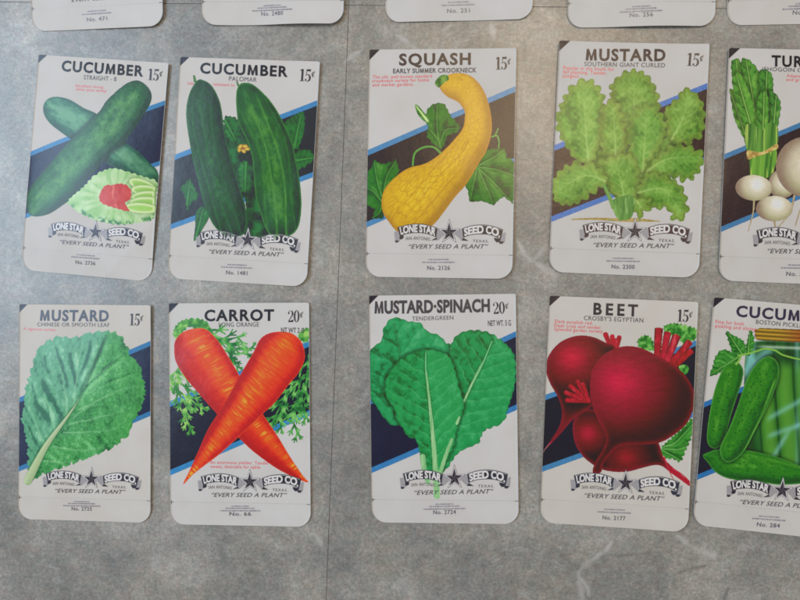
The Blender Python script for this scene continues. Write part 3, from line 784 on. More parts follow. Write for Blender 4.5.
sq = cr([(448, 75), (460, 73), (472, 77), (482, 88), (488, 102), (491.6, 120), (491, 136), (486, 152), (481, 160), (474, 172), (466, 185), (456, 196), (444, 212), (436, 222), (424, 231), (404, 233), (396, 230), (388, 220), (384, 214), (381.6, 204), (384, 190), (394, 178), (408, 168), (426, 163), (440, 154), (454, 140), (463, 128), (465, 116), (464, 110), (458, 102), (448, 97), (441, 90), (440, 83)])
sax = cr([(444, 82), (466, 92), (478, 115), (470, 145), (440, 180), (404, 222)], False, 6)
def squash_fn(X, Y, D, nx, ny):
    l, q = lam(D, nx, ny, 24); d, u, sg, L = along(sax, X, Y); v = sg * d
    l = .45 * l + .55 * q + .14 * (fbm(X * .1, Y * .1, 2) - .5); c = mix((166, 122, 16), (202, 160, 24), sst(.0, .45, l)); c = mix(c, (222, 186, 50), sst(.5, 1.0, l) * .7)
    k = 1 + u * .004
    f1, f2 = worley(u / (3.9 * k) + 3, v / (2.1 * k) + 40 + 1.2 * fbm(u * .1, v * .1, 5), 4)
    c = mix(c, (154, 108, 14), (1 - sst(.02, .26, f2 - f1)) * (.16 + .26 * vnoise(X * .15, Y * .15, 3)))
    c = mix(c, (240, 204, 84), (1 - sst(.05, .35, f1)) * .35 * sst(.4, .9, l))
    for off in (-.36, .10, .5):
        c = mix(c, (158, 100, 14), np.exp(-((v / 24 - off) / .04) ** 2) * .26 * sst(.3, .6, u / L))
    c = mix(c, (184, 126, 20), np.exp(-(D / 1.6) ** 2) * .4)
    return np.clip(c, 0, 255)
p.layer('squash_picture', sq, squash_fn)
p.layer('stalk_picture', cr([(435, 83), (438, 77.6), (442, 75), (447, 75), (449, 79), (444, 83), (439, 87.4)]), blotch(.4, (40, 90, 36), (64, 124, 50), (110, 150, 60)))
p.ticks()
p.emblem((398, 226.4), (503, 229), 'No. 2126', dark=(72, 64, 62))
p.finish()
p.words([('SQUASH', (399, 64.4), (470.6, 64.4), 11)], [('EARLY SUMMER CROOKNECK', (393, 72.4), (476.4, 72.4), 4.4)], ('15c', (495.6, 70), (510.4, 70), 12.4),
        [('The old, well-known standard', (372.4, 77.5), (432, 77.3), 3.3), ('crookneck variety for home', (371.8, 81.3), (429, 81.1), 3.3), ('and market gardens.', (372.4, 85.4), (413.6, 85.2), 3.3)], ink=(74, 64, 60))  # brown title ink has the warm reflection painted into its colour

# --- 4 curled mustard -------------------------------------------------------
p = Packet((0.12849, 0.07922, -0.04279, 0.08287, 0.13020), [(559.2, 39.3), (708, 45.8), (700.3, 278), (548, 272)],
           'packet printed with a frilly yellow green mustard plant standing on soil, number 2300',
           dict(bulge=.0012, L=.0009, TL=.0014, BL=.0005, R=.0006), 'white')
p.band((553.4, 146), (705, 87), (549.4, 218.4), (702, 160), 5.6, (54, 38, 42), (78, 128, 204))  # navy band coloured brown to carry the warm lamp reflection
p.corner(11)
p.strokes('soil_picture', [(cr([(572, 218), (597, 217.6), (621, 219), (640, 219)], False), 1.2, 4.0), (cr([(640, 219), (661, 220.5)], False), 3.4, .8)], greens((150, 130, 70), (176, 150, 96), (120, 136, 80), 2, .2))
def frill(mid, sd, bright=0.0):
    d, b, l = np.array((58, 102, 36.)) + bright * np.array((-14, 20, 4.)), np.array((92, 140, 52.)) + bright * np.array((-20, 12, 0.)), np.array((124, 167, 76.)) + bright * np.array((-10, 8, 0.))
    ml = cr(mid, False, 5)
    def fn(X, Y, D, nx, ny):
        wx = (fbm(X * .12, Y * .12, sd + 4) - .5) * 5; wy = (fbm(X * .12 + 50, Y * .12, sd + 8) - .5) * 5
        dd, u, sg, L = along(ml, X + wx, Y + wy); d0, u0, s0, _ = along(ml, X, Y)
        core = np.exp(-(d0 / 9) ** 2) * sst(0, 3, D)
        ph = ((u - dd * 1.1) / 6.5 + .4 * (s0 > 0)) % 1; vn = np.exp(-((ph - .5) / .13) ** 2)
        bub = fbm(X * .33, Y * .33, sd, 2) - .5; big = fbm(X * .09, Y * .09, sd + 2, 2) - .5
        t = .44 + .26 * core + 1.0 * bub * (1 - core * .5) + .7 * big + .05 * s0
        c = mix(d, b, sst(.08, .52, t)); c = mix(c, l, sst(.5, 1.0, t))
        c = mix(c, (120, 134, 56), (1 - sst(1, 7, D)) * .5)
        c = mix(c, (152, 188, 100), vn * core * .38)
        w = 1.25 - .9 * u0 / L
        c = mix(c, (164, 194, 116), (1 - sst(w * .5, w * 1.3, d0)) * .6 * (1 - .8 * u0 / L))
        c = mix(c, d * .8, np.exp(-(D / .9) ** 2) * .2)
        return np.clip(c, 0, 255)
    return fn
p.layer('leaf_picture', cr([(598, 120), (612, 104), (640, 110), (662, 112), (676, 128), (680, 146), (668, 166), (672, 184), (648, 196), (622, 200), (604, 182), (588, 170), (584, 156), (594, 150)]), blotch(.22, (56, 96, 34), (80, 126, 46), (104, 148, 60)))
for pts, mid, sd, br in [
    ([(611, 90), (612, 82), (621, 74), (631, 69.4), (645, 73), (654, 84), (658.6, 96), (659, 112), (649, 128), (635, 134), (621, 126), (611, 108)], [(634, 132), (634, 100), (633, 74)], 3, 0),
    ([(667, 108), (677, 98), (683, 89), (693, 92), (702, 104), (704, 120), (702, 134), (693, 141), (681, 144), (667, 134)], [(672, 138), (684, 114), (686, 92)], 5, 0),
    ([(557, 114), (560, 104), (566, 92), (574, 82), (585, 77.6), (595, 81), (603, 92), (605, 104), (605, 126), (598, 148), (592, 162), (578, 160), (566, 144), (557, 126)], [(589, 160), (586, 128), (583, 82)], 1, .3),
    ([(603, 106), (613, 98), (621, 108), (628, 130), (626, 148), (615, 158), (603, 150), (600, 130)], [(616, 156), (615, 130), (612, 102)], 8, 0),
    ([(633, 112), (645, 104), (657, 108), (666, 126), (660, 146), (648, 164), (641, 176), (632, 160), (628, 134)], [(643, 174), (645, 140), (646, 108)], 11, .35),
    ([(647, 170), (657, 156), (673, 145), (689, 146), (702, 152), (703.4, 162), (695, 176), (684, 180), (673, 176), (657, 176)], [(645, 172), (668, 158), (703, 157)], 13, .2),
    ([(599, 162), (615, 154), (633, 154), (640, 174), (638, 196), (625, 204), (612, 190), (604, 176)], [(626, 202), (621, 178), (614, 158)], 15, .1),
    ([(553, 178), (563, 166), (575, 161), (591, 162), (603, 169), (608, 181), (599, 188), (585, 198), (571, 203.4), (557, 201), (552.6, 192)], [(606, 180), (585, 174), (556, 190)], 17, .2),
    ([(637, 190), (648, 172), (665, 175), (681, 184), (686, 194), (689, 210), (687, 214), (681, 220), (673, 218), (669, 208), (653, 207), (642, 198)], [(638, 192), (664, 188), (682, 212)], 19, .1),
    ([(633, 198), (649, 197), (651, 206), (643, 214.6), (635, 212)], [(638, 200), (646, 212)], 21, 0)]:
    p.layer('leaf_picture', jag(jag(cr(pts), 5.0, 10.5, 'scallop', sd), .7, 3.2, 'saw', sd + 3), frill(mid, sd, br), cast=.17)
p.layer('stem_picture', cr([(603, 184), (608, 188), (613, 198), (618, 196), (630, 194), (636, 198), (635, 208), (632, 217), (626, 219), (619, 218), (613, 207)]),
        lambda X, Y, D, nx, ny: mix(mix((64, 112, 50), (100, 150, 72), fbm(X * .5, Y * .12, 3) * 1.5 - .2), (150, 184, 110), sst(.6, .85, vnoise(X * .6, Y * .1, 9)) * .6))
p.strokes('stem_picture', [(cr([(605, 184), (610, 195), (614, 206)], False), 2.6, 4)], lambda X, Y, D, nx, ny: full((104, 150, 76), X))
p.ticks()
p.emblem((583.4, 223.6), (690.6, 228), 'No. 2300', dark=(72, 58, 60))
p.finish()
p.words([('MUSTARD', (586, 59), (665, 61), 11)], [('SOUTHERN GIANT CURLED', (584.6, 64.6), (664.6, 67.6), 4.2)], ('15c', (686, 66.4), (701.6, 67.6), 12.4),
        [('Popular in the South for', (563.4, 67.6), (614.4, 70), 3.4), ('fall planting. Tender,', (563, 71.6), (607, 73.6), 3.4), ('pungent.', (563, 75.4), (580, 76.2), 3.4)], ink=(64, 54, 56))  # title ink colour browned to include the warm reflection on it

# --- 5 turnips (cut by the frame) ------------------------------------------
p = Packet((0.22170, 0.07373, -0.04100, 0.083, 0.129), [(728.7, 48), (885.4, 50.3), (873.9, 286.5), (718, 280.5)],
           'packet with cream turnips and tied green tops, cut off by the right edge',
           dict(bulge=.001, L=.0008, BL=.0004), 'white')
p.band((725, 156.5), (879, 92), (720.5, 229.5), (876, 165), 5.2, (50, 38, 44), (72, 132, 182))  # brownish band colour has warm reflection mixed into the navy
p.corner(11)
tl = lambda mid, sd, b=0: leaf(mid, (38 + b, 84 + b, 36), (74 + b, 138 + b, 52), (122 + b, 172 + b, 74), (132, 176, 88), 10, 1.2, sd, .4, (.8, .4), veinw=.08)
for pts, mid, sd, b in [
    ([(731.8, 75), (731, 63), (735.5, 58.6), (740.8, 62), (744, 76), (742, 96), (735, 92)], [(740, 98), (736, 60)], 1, 0),
    ([(741, 64), (746, 58.6), (752, 62.6), (758, 70), (762, 84), (764, 120), (758, 140), (748, 110)], [(760, 140), (746, 60)], 2, 0),
    ([(759, 74), (764, 69), (770, 72), (773, 80), (772, 98), (766, 116), (760, 104)], [(765, 116), (767, 71)], 3, -6),
    ([(766, 96), (773, 92), (779, 99), (780.6, 107), (778, 124), (776, 140), (768, 142)], [(772, 142), (776, 96)], 4, -8),
    ([(729.4, 90), (732.5, 90), (738, 104), (750, 136), (754, 152), (747, 152), (744, 140), (738, 128), (733.6, 117), (731, 102)], [(750, 150), (730, 91)], 5, 10),
    ([(732, 80), (738, 72), (746, 84), (754, 106), (760, 130), (760, 148), (752, 148), (744, 128), (736, 106)], [(757, 148), (736, 74)], 6, 6),
    ([(757, 100), (764, 90), (768, 98), (768, 122), (766, 148), (758, 148), (756, 126)], [(762, 148), (764, 92)], 7, 4)]:
    p.layer('leaf_picture', jag(cr(pts), 1.0, 7, 'scallop', sd), tl(mid, sd, b), cast=.3)
p.layer('leaf_picture', cr([(745, 128), (752, 124), (762, 130), (770, 122), (777, 128), (775, 147), (749, 152)]), lambda X, Y, D, nx, ny: mix(mix((40, 92, 40), (110, 160, 66), vnoise(X * .55 + Y * .05, Y * .03, 3)), (170, 190, 90), sst(.72, .95, vnoise(X * .8, Y * .03, 5))))
p.layer('stem_picture', [(748.6, 156), (776.4, 148), (776, 162), (773, 172), (768, 178), (750, 178)], lambda X, Y, D, nx, ny: mix(mix((46, 100, 40), (112, 164, 62), vnoise(X * .6 + Y * .06, Y * .03, 8) * 1.3 - .1), (186, 200, 96), sst(.7, .9, vnoise(X * .75, Y * .04, 12))))
p.layer('string_picture', cr([(746.8, 151), (753, 151.4), (760, 152.4), (768, 149), (776, 144), (777.8, 148), (770, 152), (762, 155), (754, 157.6), (747.6, 159.4)]), blotch(.3, (150, 124, 66), (186, 158, 90), (206, 184, 120)))
def turnip(cx, cy, r, sd):
    def fn(X, Y, D, nx, ny):
        d = np.hypot(X - cx - r * .12, Y - cy + r * .12) / r
        c = mix((228, 222, 212), (196, 188, 162), sst(.1, .65, d)); c = mix(c, (128, 106, 90), sst(.6, 1.14, d) * .85)
        c = mix(c, (158, 168, 110), sst(.45, .9, d) * .4 * (1 - sst(.85, 1.1, d)) * sst(cy - r * .2, cy + r * .8, Y))
        return np.clip(c + 10 * (fbm(X * .3, Y * .3, sd)[..., None] - .5), 0, 255)
    return fn
p.strokes('root_picture', [(cr([(753.6, 200), (753, 212), (748, 231)], False), 1.6, .8), (cr([(774, 220), (775, 226), (778, 232)], False), 2.2, .8), (cr([(794, 196), (790, 212), (780, 225), (774, 231)], False), 2.0, .8), (cr([(806, 196), (800, 210), (795, 226)], False), 2, .8)], lambda X, Y, D, nx, ny: mix((190, 176, 136), (150, 128, 100), fbm(X * .4, Y * .2, 3)))
p.layer('turnip_picture', ell(782, 184, 14, 14.5), turnip(782, 184, 14, 1))
p.layer('turnip_picture', ell(774, 208.6, 18.4, 12.6), turnip(775, 206, 18, 2))
p.layer('turnip_picture', ell(805, 167, 29.5, 30), turnip(808, 170, 30, 3))
p.layer('turnip_picture', ell(835, 196, 24, 20), turnip(836, 194, 24, 5))
p.layer('turnip_picture', ell(753.4, 188, 18.4, 12.8, .05), turnip(754.5, 186.5, 18, 4))
p.ticks()
p.emblem((756.5, 230), (866, 234.5), 'No. 316', dark=(62, 58, 64))
p.finish()
p.words([('TURNIP', (771.5, 66), (829, 67.6), 10.5)], [('(SHOGOIN OR FOLIAGE)', (761.8, 70.8), (838, 73.2), 3.9)], ('15c', (848, 73), (864, 73.6), 12),
        [('Adapted both for roots', (786.8, 76.9), (835, 79), 3), ('and greens.', (786.2, 80.8), (811, 81.8), 3)])

# --- 6 smooth leaf mustard -----------------------------------------------
p = Packet((-0.18904, -0.06764, -0.00522, 0.08185, 0.12934), [(18, 304), (150.5, 305.5), (150.7, 524.3), (18.7, 518.5)],
           'packet printed with a single broad green mustard leaf on a thick pale stalk, number 2725',
           dict(bulge=.0014, R=.0005, TR=.0006, BL=.0014, BR=.0008), 'cream')
p.band((18, 400), (150.4, 343.6), (19, 468.4), (150.6, 414), 5, (36, 44, 68), (62, 130, 184))
p.corner(9)
ol = jag(cr([(23, 410), (25, 390), (31, 368), (37, 350), (48, 340), (62, 336.4), (70, 338), (80, 335.6), (90, 333), (98, 332), (110, 331.4), (120, 336), (127, 348), (130, 356), (138, 364), (142, 376), (145, 390), (142, 406), (136, 418), (131, 428), (129, 436), (122, 440), (114, 447), (98, 454), (82, 460), (66, 466), (50, 471), (38, 476), (32, 481), (28, 468), (28, 448), (24, 430), (21, 416)]), 2.6, 4.6, 'saw', 4)
ol = jag(ol, 2.2, 15, 'scallop', 8)
rib = cr([(28, 480), (46, 446), (68, 416), (80, 398), (94, 366), (106, 336)], False, 6)
FOLDS = [([(70, 348), (71, 362), (75, 380), (77, 390)], 2.6, .8), ([(40, 374), (46, 388), (58, 410), (62, 420)], 3.0, .7), ([(34, 398), (40, 408), (46, 416), (49, 426)], 2.8, .75), ([(47, 402), (48, 412), (51, 424)], 2.0, .5),
         ([(91, 336), (88, 354), (80, 374), (78, 384)], 2.2, .7), ([(104, 337), (97, 358), (86, 380), (79, 396)], 2.0, .8), ([(123, 355), (106, 369), (90, 383), (80, 396)], 1.6, .75), ([(28, 424), (32, 434), (38, 446)], 2.4, .5),
         ([(55, 342), (58, 356), (64, 372), (70, 392)], 2.2, .45), ([(30, 380), (34, 392), (36, 402)], 1.8, .4), ([(84, 346), (80, 360), (77, 372)], 1.6, .4), ([(44, 352), (46, 366), (54, 384)], 1.8, .4), ([(136, 372), (118, 378), (100, 386)], 1.4, .4), ([(24, 404), (28, 414), (34, 424)], 1.6, .4)]
PALE = [[(79, 410), (96, 402), (122, 390), (140, 386)], [(64, 432), (94, 432), (122, 428)], [(74, 418), (86, 408), (100, 404)], [(70, 424), (98, 418), (134, 408)], [(54, 446), (84, 450), (110, 446)], [(44, 460), (64, 462), (84, 458)], [(66, 418), (66, 396), (60, 368), (54, 348)], [(74, 408), (76, 386), (78, 362), (82, 340)], [(84, 388), (92, 366), (98, 346)], [(56, 432), (48, 404), (38, 376)], [(46, 446), (36, 424), (28, 404)], [(86, 384), (110, 366), (126, 350)]]
FOLDS = [(cr(f_[0], False, 5), f_[1] * .85, min(1, f_[2] * 1.3)) for f_ in FOLDS]; PALE = [cr(f_, False, 5) for f_ in PALE]
def mleaf(X, Y, D, nx, ny):
    wx = (fbm(X * .09, Y * .09, 4) - .5) * 7; wy = (fbm(X * .09 + 40, Y * .09, 9) - .5) * 7
    d, u, sg, L = along(rib, X, Y); d2, u2, s2, _ = along(rib, X + wx, Y + wy)
    left = sst(-5, 7, -sg * d); v_ = u / L
    t = .54 + .6 * (fbm(X * .10 + 3, Y * .055, 3) - .5) + .5 * (fbm(X * .4, Y * .28, 33) - .5)
    pu1, pu2 = worley((u2 - d2 * .55) / 3.6, d2 / 2.6, 12)
    lv1, lv2 = worley((u2 - d2 * 1.5) / 7.5 + 9, d2 / 5.0 + .4 * fbm(X * .2, Y * .2, 2), 31); t = t - left * .07 * (1 - sst(.02, .16, lv2 - lv1)) * (.4 + vnoise(X * .1, Y * .1, 8)) + left * .12 * (sst(0, .6, lv2 - lv1) - .4)
    t = t + (1 - left) * (.24 * sst(.0, .5, pu2 - pu1) - .15 + .25 * (fbm(X * .13, Y * .13, 20) - .5))
    low = sst(424, 446, Y) * (1 - left); ar = np.hypot(X - 30, Y - 500)
    t = t + low * (.16 * np.sin(ar * .8 + wx * .8) * vnoise(X * .12, Y * .25, 5) + .5 * (fbm(ar * .2, (X - Y) * .035, 9) - .5))
    for q, w, a in FOLDS:
        fd, fu, fs, fl_ = along(q, X + wx * .35, Y + wy * .35); e = sst(0, .2, fu / fl_) * (1 - sst(.75, 1, fu / fl_) * .7); ww = w * (.6 + .8 * vnoise(fu * .12, fu * 0, 3))
        t = t - a * .62 * np.exp(-(fd / ww) ** 2) * e + a * .30 * np.exp(-((fd * fs + 2.4 * w) / (1.5 * w)) ** 2) * e
    cl = mix(mix((50, 104, 78), (88, 154, 114), sst(.08, .52, t)), (136, 190, 152), sst(.55, 1.0, t))
    cR = mix(mix((34, 92, 48), (68, 146, 78), sst(.1, .52, t)), (114, 184, 116), sst(.5, 1.0, t))
    c = mix(cR, cl, left)
    c = mix(c, (70, 152, 58), sst(0.2, 1, (X - 90) / 60) * .35)
    for q in PALE:
        fd, fu, _, fl_ = along(q, X + wx * .3, Y + wy * .3); c = mix(c, (150, 200, 150), np.exp(-(fd / .9) ** 2) * .62 * (1 - .8 * fu / fl_))
    w = np.maximum(4.8 * (1 - v_ / .62), .3)
    c = mix(c, (36, 88, 52), np.exp(-((d - w) / 1.3) ** 2) * .55)
    st = mix((184, 196, 156), (146, 164, 122), sst(.0, 1, (sg * d) / w * .5 + .5)); st = mix(st, (164, 186, 130), vnoise(d * 1.5, u * .05, 4) * .5)
    return np.clip(mix(c, st, (1 - sst(w * .8, w * 1.05, d)) * (1 - sst(.5, .66, v_))), 0, 255)
p.layer('leaf_picture', ol, mleaf)
p.strokes('stalk_picture', [(rib[:14], 8.8, 7)], lambda X, Y, D, nx, ny: mleaf(X, Y, np.full(X.shape, 9.), nx, ny))
p.ticks()
p.emblem((46.4, 472.4), (139, 477.4), 'No. 2725', True, dark=(60, 58, 68))
p.finish()
p.words([('MUSTARD', (39, 320.4), (108, 321.2), 10.4)], [('CHINESE OR SMOOTH LEAF', (36.4, 326), (109, 327), 3.8)], ('15c', (129.4, 325.6), (143, 326), 11.8),
        [('A vigorous variety.', (22.4, 329.8), (55.6, 331), 2.8)], ink=(64, 64, 76))

# --- 7 carrots -------------------------------------------------------------
p = Packet((-0.09471, -0.06728, 0.00660, 0.08422, 0.13090), [(168, 302.5), (308.8, 303.5), (311, 527), (170.3, 525)],
           'packet printed with two crossed orange carrots and feathery leaves, priced 20 cents, number 66',
           dict(bulge=.001, R=.0004, BL=.0003), 'cool')
p.band((169, 404), (309.6, 344), (169.6, 473), (310, 413), 5.6, (34, 38, 52), (64, 144, 202))
p.corner(11)
g1 = greens((40, 104, 54), (74, 150, 70), (120, 184, 100), 4, .2)
g2 = greens((54, 120, 54), (94, 162, 72), (148, 194, 98), 9, .2)
fr = []
fr += frond(206, 330, 244, 336, 4, .7, .5, 2.4, 1) + frond(214, 336, 238, 364, 5, .6, .45, 2.4, 2) + frond(206, 322, 236, 346, 4, .6, .5, 2.6, 12) + frond(226, 340, 250, 350, 4, .6, .5, 2.2, 3) + frond(230, 352, 240, 368, 4, .6, .5, 2.2, 4) + frond(234, 354, 256, 344, 3, .6, .5, 2, 14)
p.strokes('leaf_picture', fr, g1)
p.layer('leaf_picture', jag(cr([(173, 336), (174, 328), (180, 321), (190, 318), (202, 319), (208, 324), (212, 332), (200, 332), (190, 326), (184, 330), (178, 338)]), 1.6, 5, 'scallop'), g2)
p.strokes('leaf_picture', frond(179, 368, 190, 410, 6, .6, .42, 2.6, 5) + frond(180, 366, 172, 392, 4, .6, .45, 2.2, 6) + frond(186, 384, 206, 410, 5, .6, .45, 2.4, 7) + frond(190, 398, 193, 434, 5, .5, .38, 2.2, 8), g2)
p.strokes('leaf_picture', frond(309, 356, 292, 416, 7, .5, .32, 2.6, 21, -.08) + frond(304, 376, 270, 428, 8, .5, .28, 2.4, 22, .05) + frond(304, 384, 309, 422, 5, .5, .4, 2.2, 23) + frond(298, 402, 300, 438, 5, .45, .4, 2.2, 24) + frond(288, 404, 282, 432, 4, .5, .45, 2.2, 25), g1)
p.layer('leaf_picture', jag(cr([(298, 337), (302, 331), (308.4, 329), (308.8, 340), (304, 343)]), 1.2, 4, 'scallop'), g2)
p.layer('carrot_picture', cr([(174, 350), (175, 340), (182, 332), (194, 328), (206, 329), (216, 338), (226, 352), (238, 372), (252, 397), (266, 418), (278, 436), (290, 456), (302, 474), (308.4, 482), (300, 479.6), (280, 470), (260, 456), (244, 442), (218, 414), (200, 394), (186, 378), (176, 362)]), carrot([(192, 332), (240, 404), (307, 481)], 23, 3))
p.layer('carrot_picture', cr([(268, 334), (280, 332), (292, 334), (301, 342), (304.4, 352), (304, 362), (298, 374), (288, 386), (274, 404), (264, 413), (240, 436), (220, 454), (204, 466), (192, 475.6), (184.6, 483.6), (184, 482), (190, 470), (200, 448), (208, 430), (218, 414), (228, 398), (240, 376), (254, 352), (260, 340)]), carrot([(288, 336), (240, 408), (185, 482)], 24, 8))
p.ticks()
p.emblem((201.6, 476), (301.2, 478.4), 'No. 66', True, dark=(54, 54, 62))
p.finish()
p.words([('CARROT', (204.4, 320.4), (274, 320.8), 10.6)], [('LONG ORANGE', (219, 326.6), (259, 326.8), 4.4)], ('20c', (288, 322.6), (303, 322.8), 11.6),
        [('An enormous yielder. Tender', (210.4, 463.6), (269.6, 464.4), 3.2), ('sweet, desirable for table.', (211, 467.7), (261.6, 468.5), 3.2)], [('NT WT 2 G', (281, 333), (304, 333.6), 5)])

# --- 8 mustard spinach ------------------------------------------------------
p = Packet((0.02484, -0.06268, 0.01353, 0.08430, 0.13148), [(368, 295), (516, 294.4), (518.6, 524.5), (372.3, 522.8)],
           'packet printed with three smooth bright green spinach leaves, priced 20 cents, number 2724',
           dict(bulge=.001, R=.0004, BL=.0003), 'cool')
p.band((370, 402), (515.6, 335), (371, 471), (517, 408), 5.6, (32, 40, 58), (64, 134, 196))
p.corner(10)
def sp(mid, sd, lift=0, spacing=13):
    return leaf(mid, (22, 90 + lift, 48), (40 + lift, 142 + lift, 78), (72 + lift, 172, 108), (116, 192, 130), spacing, .75, sd, .26, (1.7, .6), crinkle=.04, veinw=.17, warp=1.2, nz=.5)
p.layer('leaf_picture', jag(cr([(369.8, 351), (376, 345), (382, 339), (383, 329), (390, 319), (398, 317.6), (407, 321), (413, 322), (420, 323), (428, 332), (438, 335), (446, 343), (451, 350), (450, 400), (400, 425), (386, 420), (376, 406), (370.4, 398), (369.8, 370)]), 1.0, 9, 'scallop', 2),
        leaf([(400, 420), (402, 370), (394, 324)], (22, 94, 50), (44, 146, 86), (80, 172, 114), (70, 162, 104), 24, .9, 31, .4, (.4, .2), veinw=.05))
p.layer('leaf_picture', jag(cr([(451, 346), (458, 335), (472, 330.6), (488, 333), (500, 340), (510, 349), (515, 359), (516, 373), (514, 390), (509, 406), (505, 420), (498, 426), (485, 431), (481, 438), (478, 444), (464, 450), (456, 456), (448, 468), (440, 475), (434, 475), (446, 450), (454, 420), (452, 390), (449, 365)]), 1.4, 8, 'scallop', 4), sp([(439, 474), (452, 436), (466, 398), (482, 366), (492, 342)], 33), cast=.3)
p.layer('leaf_picture', jag(cr([(386, 380), (394, 366), (406, 356), (424, 350), (440, 352), (450, 358), (456, 374), (460, 390), (464, 406), (460, 420), (456, 434), (454, 446), (446, 462), (440, 476), (432, 480), (425, 474), (421, 460), (419, 448), (416, 440), (407, 436), (404, 430), (396, 419), (395, 410), (386, 396)]), 1.4, 8, 'scallop', 6), sp([(435, 480), (434, 450), (430, 405), (426, 372), (426, 353)], 35, 4), cast=.38)
stalk = lambda X, Y, D, nx, ny: mix((108, 168, 108), (160, 200, 146), vnoise(X * .9, Y * .08, 3))
p.strokes('stalk_picture', [(cr([(426.5, 372), (430, 405), (434, 446), (436.4, 480), (437.4, 496)], False), 1.2, 6.4), (cr([(483, 362), (474, 380), (464.6, 401)], False), .8, 2.2), (cr([(459.5, 418), (457, 424)], False), 2.4, 2.6), (cr([(452, 440), (446, 456), (440.4, 474)], False), 3.0, 4.0), (cr([(423, 457), (425, 472), (428.6, 482)], False), 5.6, 4.6)], stalk)
p.ticks()
p.emblem((403.6, 473.4), (507.6, 474), 'No. 2724', True, dark=(54, 56, 64))
p.finish()
p.words([('MUSTARD\u00b7SPINACH', (374, 313), (490, 312), 12)], [('TENDERGREEN', (412, 320.6), (453.4, 319.8), 4)], ('20c', (493.6, 314.6), (509, 314), 11.8),
        None, [('NET WT. 5 G', (488, 326.6), (511, 326.4), 5.4)], tb=.04, ink=(70, 68, 73), sp=1.03)

# --- 9 beets ----------------------------------------------------------------
p = Packet((0.12326, -0.06381, -0.04167, 0.08201, 0.12921), [(549.5, 295.5), (699, 302.3), (686.8, 531), (539.5, 524.3)],
           'packet printed with three dark red beets with bright red stalks, number 2177',
           dict(bulge=.001, BL=.0008, R=.001), 'cream')
p.band((544.4, 399), (696, 343.6), (540.6, 471.4), (689, 416), 5.4, (30, 34, 48), (74, 138, 190))
p.corner(11)
bl = greens((40, 104, 42), (76, 150, 62), (128, 186, 96), 3, .3)
p.layer('leaf_picture', jag(cr([(638, 344), (640, 339), (646, 335.6), (652, 339), (655, 350), (644, 350)]), 1.6, 4, 'scallop'), bl)
p.layer('leaf_picture', jag(cr([(664, 328), (668, 325), (676, 323.6), (688, 326.4), (697.4, 330), (698, 337), (692, 342), (686, 346), (678, 338), (668, 334)]), 1.8, 4, 'scallop'), bl)
p.layer('leaf_picture', cr([(679, 367), (686, 365), (689, 370), (684, 375)]), bl)
p.layer('leaf_picture', jag(cr([(661, 448), (670, 439), (680, 430), (692.4, 418), (693, 430), (688, 444), (685, 450), (680, 461), (673, 458.6), (666, 458), (662, 454)]), 2.2, 5, 'scallop'), palmate([[(660, 447), (675, 442), (692, 424)], [(660, 448), (676, 449), (687, 446)], [(661, 449), (670, 454), (680, 460)]], (36, 92, 36), (64, 140, 54), (104, 172, 80), (116, 180, 94), 3))
st = lambda X, Y, D, nx, ny: mix(mix((136, 22, 40), (188, 42, 58), fbm(X * .35, Y * .25, 3) * 1.4 - .2), (206, 74, 84), sst(.66, .9, vnoise(X * .4, Y * .12, 5)) * .7)
p.strokes('stalk_picture', [(cr([(611, 347), (606.4, 335)], False), 4.4, 5.2), (cr([(614, 348), (613, 337)], False), 4, 4.8), (cr([(617, 350), (620, 338)], False), 4.4, 4.8), (cr([(616, 349), (616.6, 341)], False), 4.4, 4.8)], st)
for a_, b_, w0, w1, tt in [((675, 366), (692.0, 350.6), 6, 6.0, 0), ((671, 364), (690.4, 342), 6, 7.0, 5), ((657.5, 358), (659.6, 328.6), 6.5, 8.4, 9), ((663, 360), (668.4, 332.6), 6, 7.4, 13), ((667, 362), (677.4, 335.6), 6.6, 8.6, 17)]:
    a2, b2 = np.array(a_, float), np.array(b_, float); n2 = np.array([-(b2 - a2)[1], (b2 - a2)[0]]); n2 = n2 / np.hypot(*n2)
    p.layer('stalk_picture', [a2 - n2 * w0 / 2, b2 - n2 * w1 / 2, b2 + (b2 - a2) * .03, b2 + n2 * w1 / 2, a2 + n2 * w0 / 2], lambda X, Y, D, nx, ny, tt=tt, a_=a_, b_=b_: np.clip(st(X + tt, Y, D, nx, ny) * (1 - .45 * sst(1.6, 4.2, along([a_, b_], X, Y)[0]))[..., None] - 8 + tt, 0, 255))
dk, bs, hi, rm = (48, 10, 22), (104, 16, 38), (170, 38, 62), (136, 34, 54)
p.layer('beet_picture', cr([(574, 422), (573, 432), (576, 446), (584, 458), (596, 467), (608, 471.4), (626, 472), (642, 468), (654, 465), (662, 466), (670, 472), (680, 479), (689.4, 485.4), (688, 480), (676, 470), (664, 458), (659, 444), (650, 430), (620, 415), (595, 410), (580, 412)]),
        lambda X, Y, D, nx, ny: np.where((X < 606)[..., None], beet(588, 434, 24, (168, 34, 56), (104, 16, 38), dk, rm, 3)(X, Y, D, nx, ny), mix(beet(626, 458, 26, (140, 26, 46), (92, 14, 32), (50, 10, 22), rm, 3)(X, Y, D, nx, ny), (184, 34, 58), sst(658, 674, X) * .8)))
p.strokes('root_picture', [(cr([(664, 457), (668, 468), (673, 479)], False), 1.4, .5), (cr([(672, 468), (682, 474), (689.4, 481)], False), 1.4, .5)], lambda X, Y, D, nx, ny: full((184, 50, 66), X))
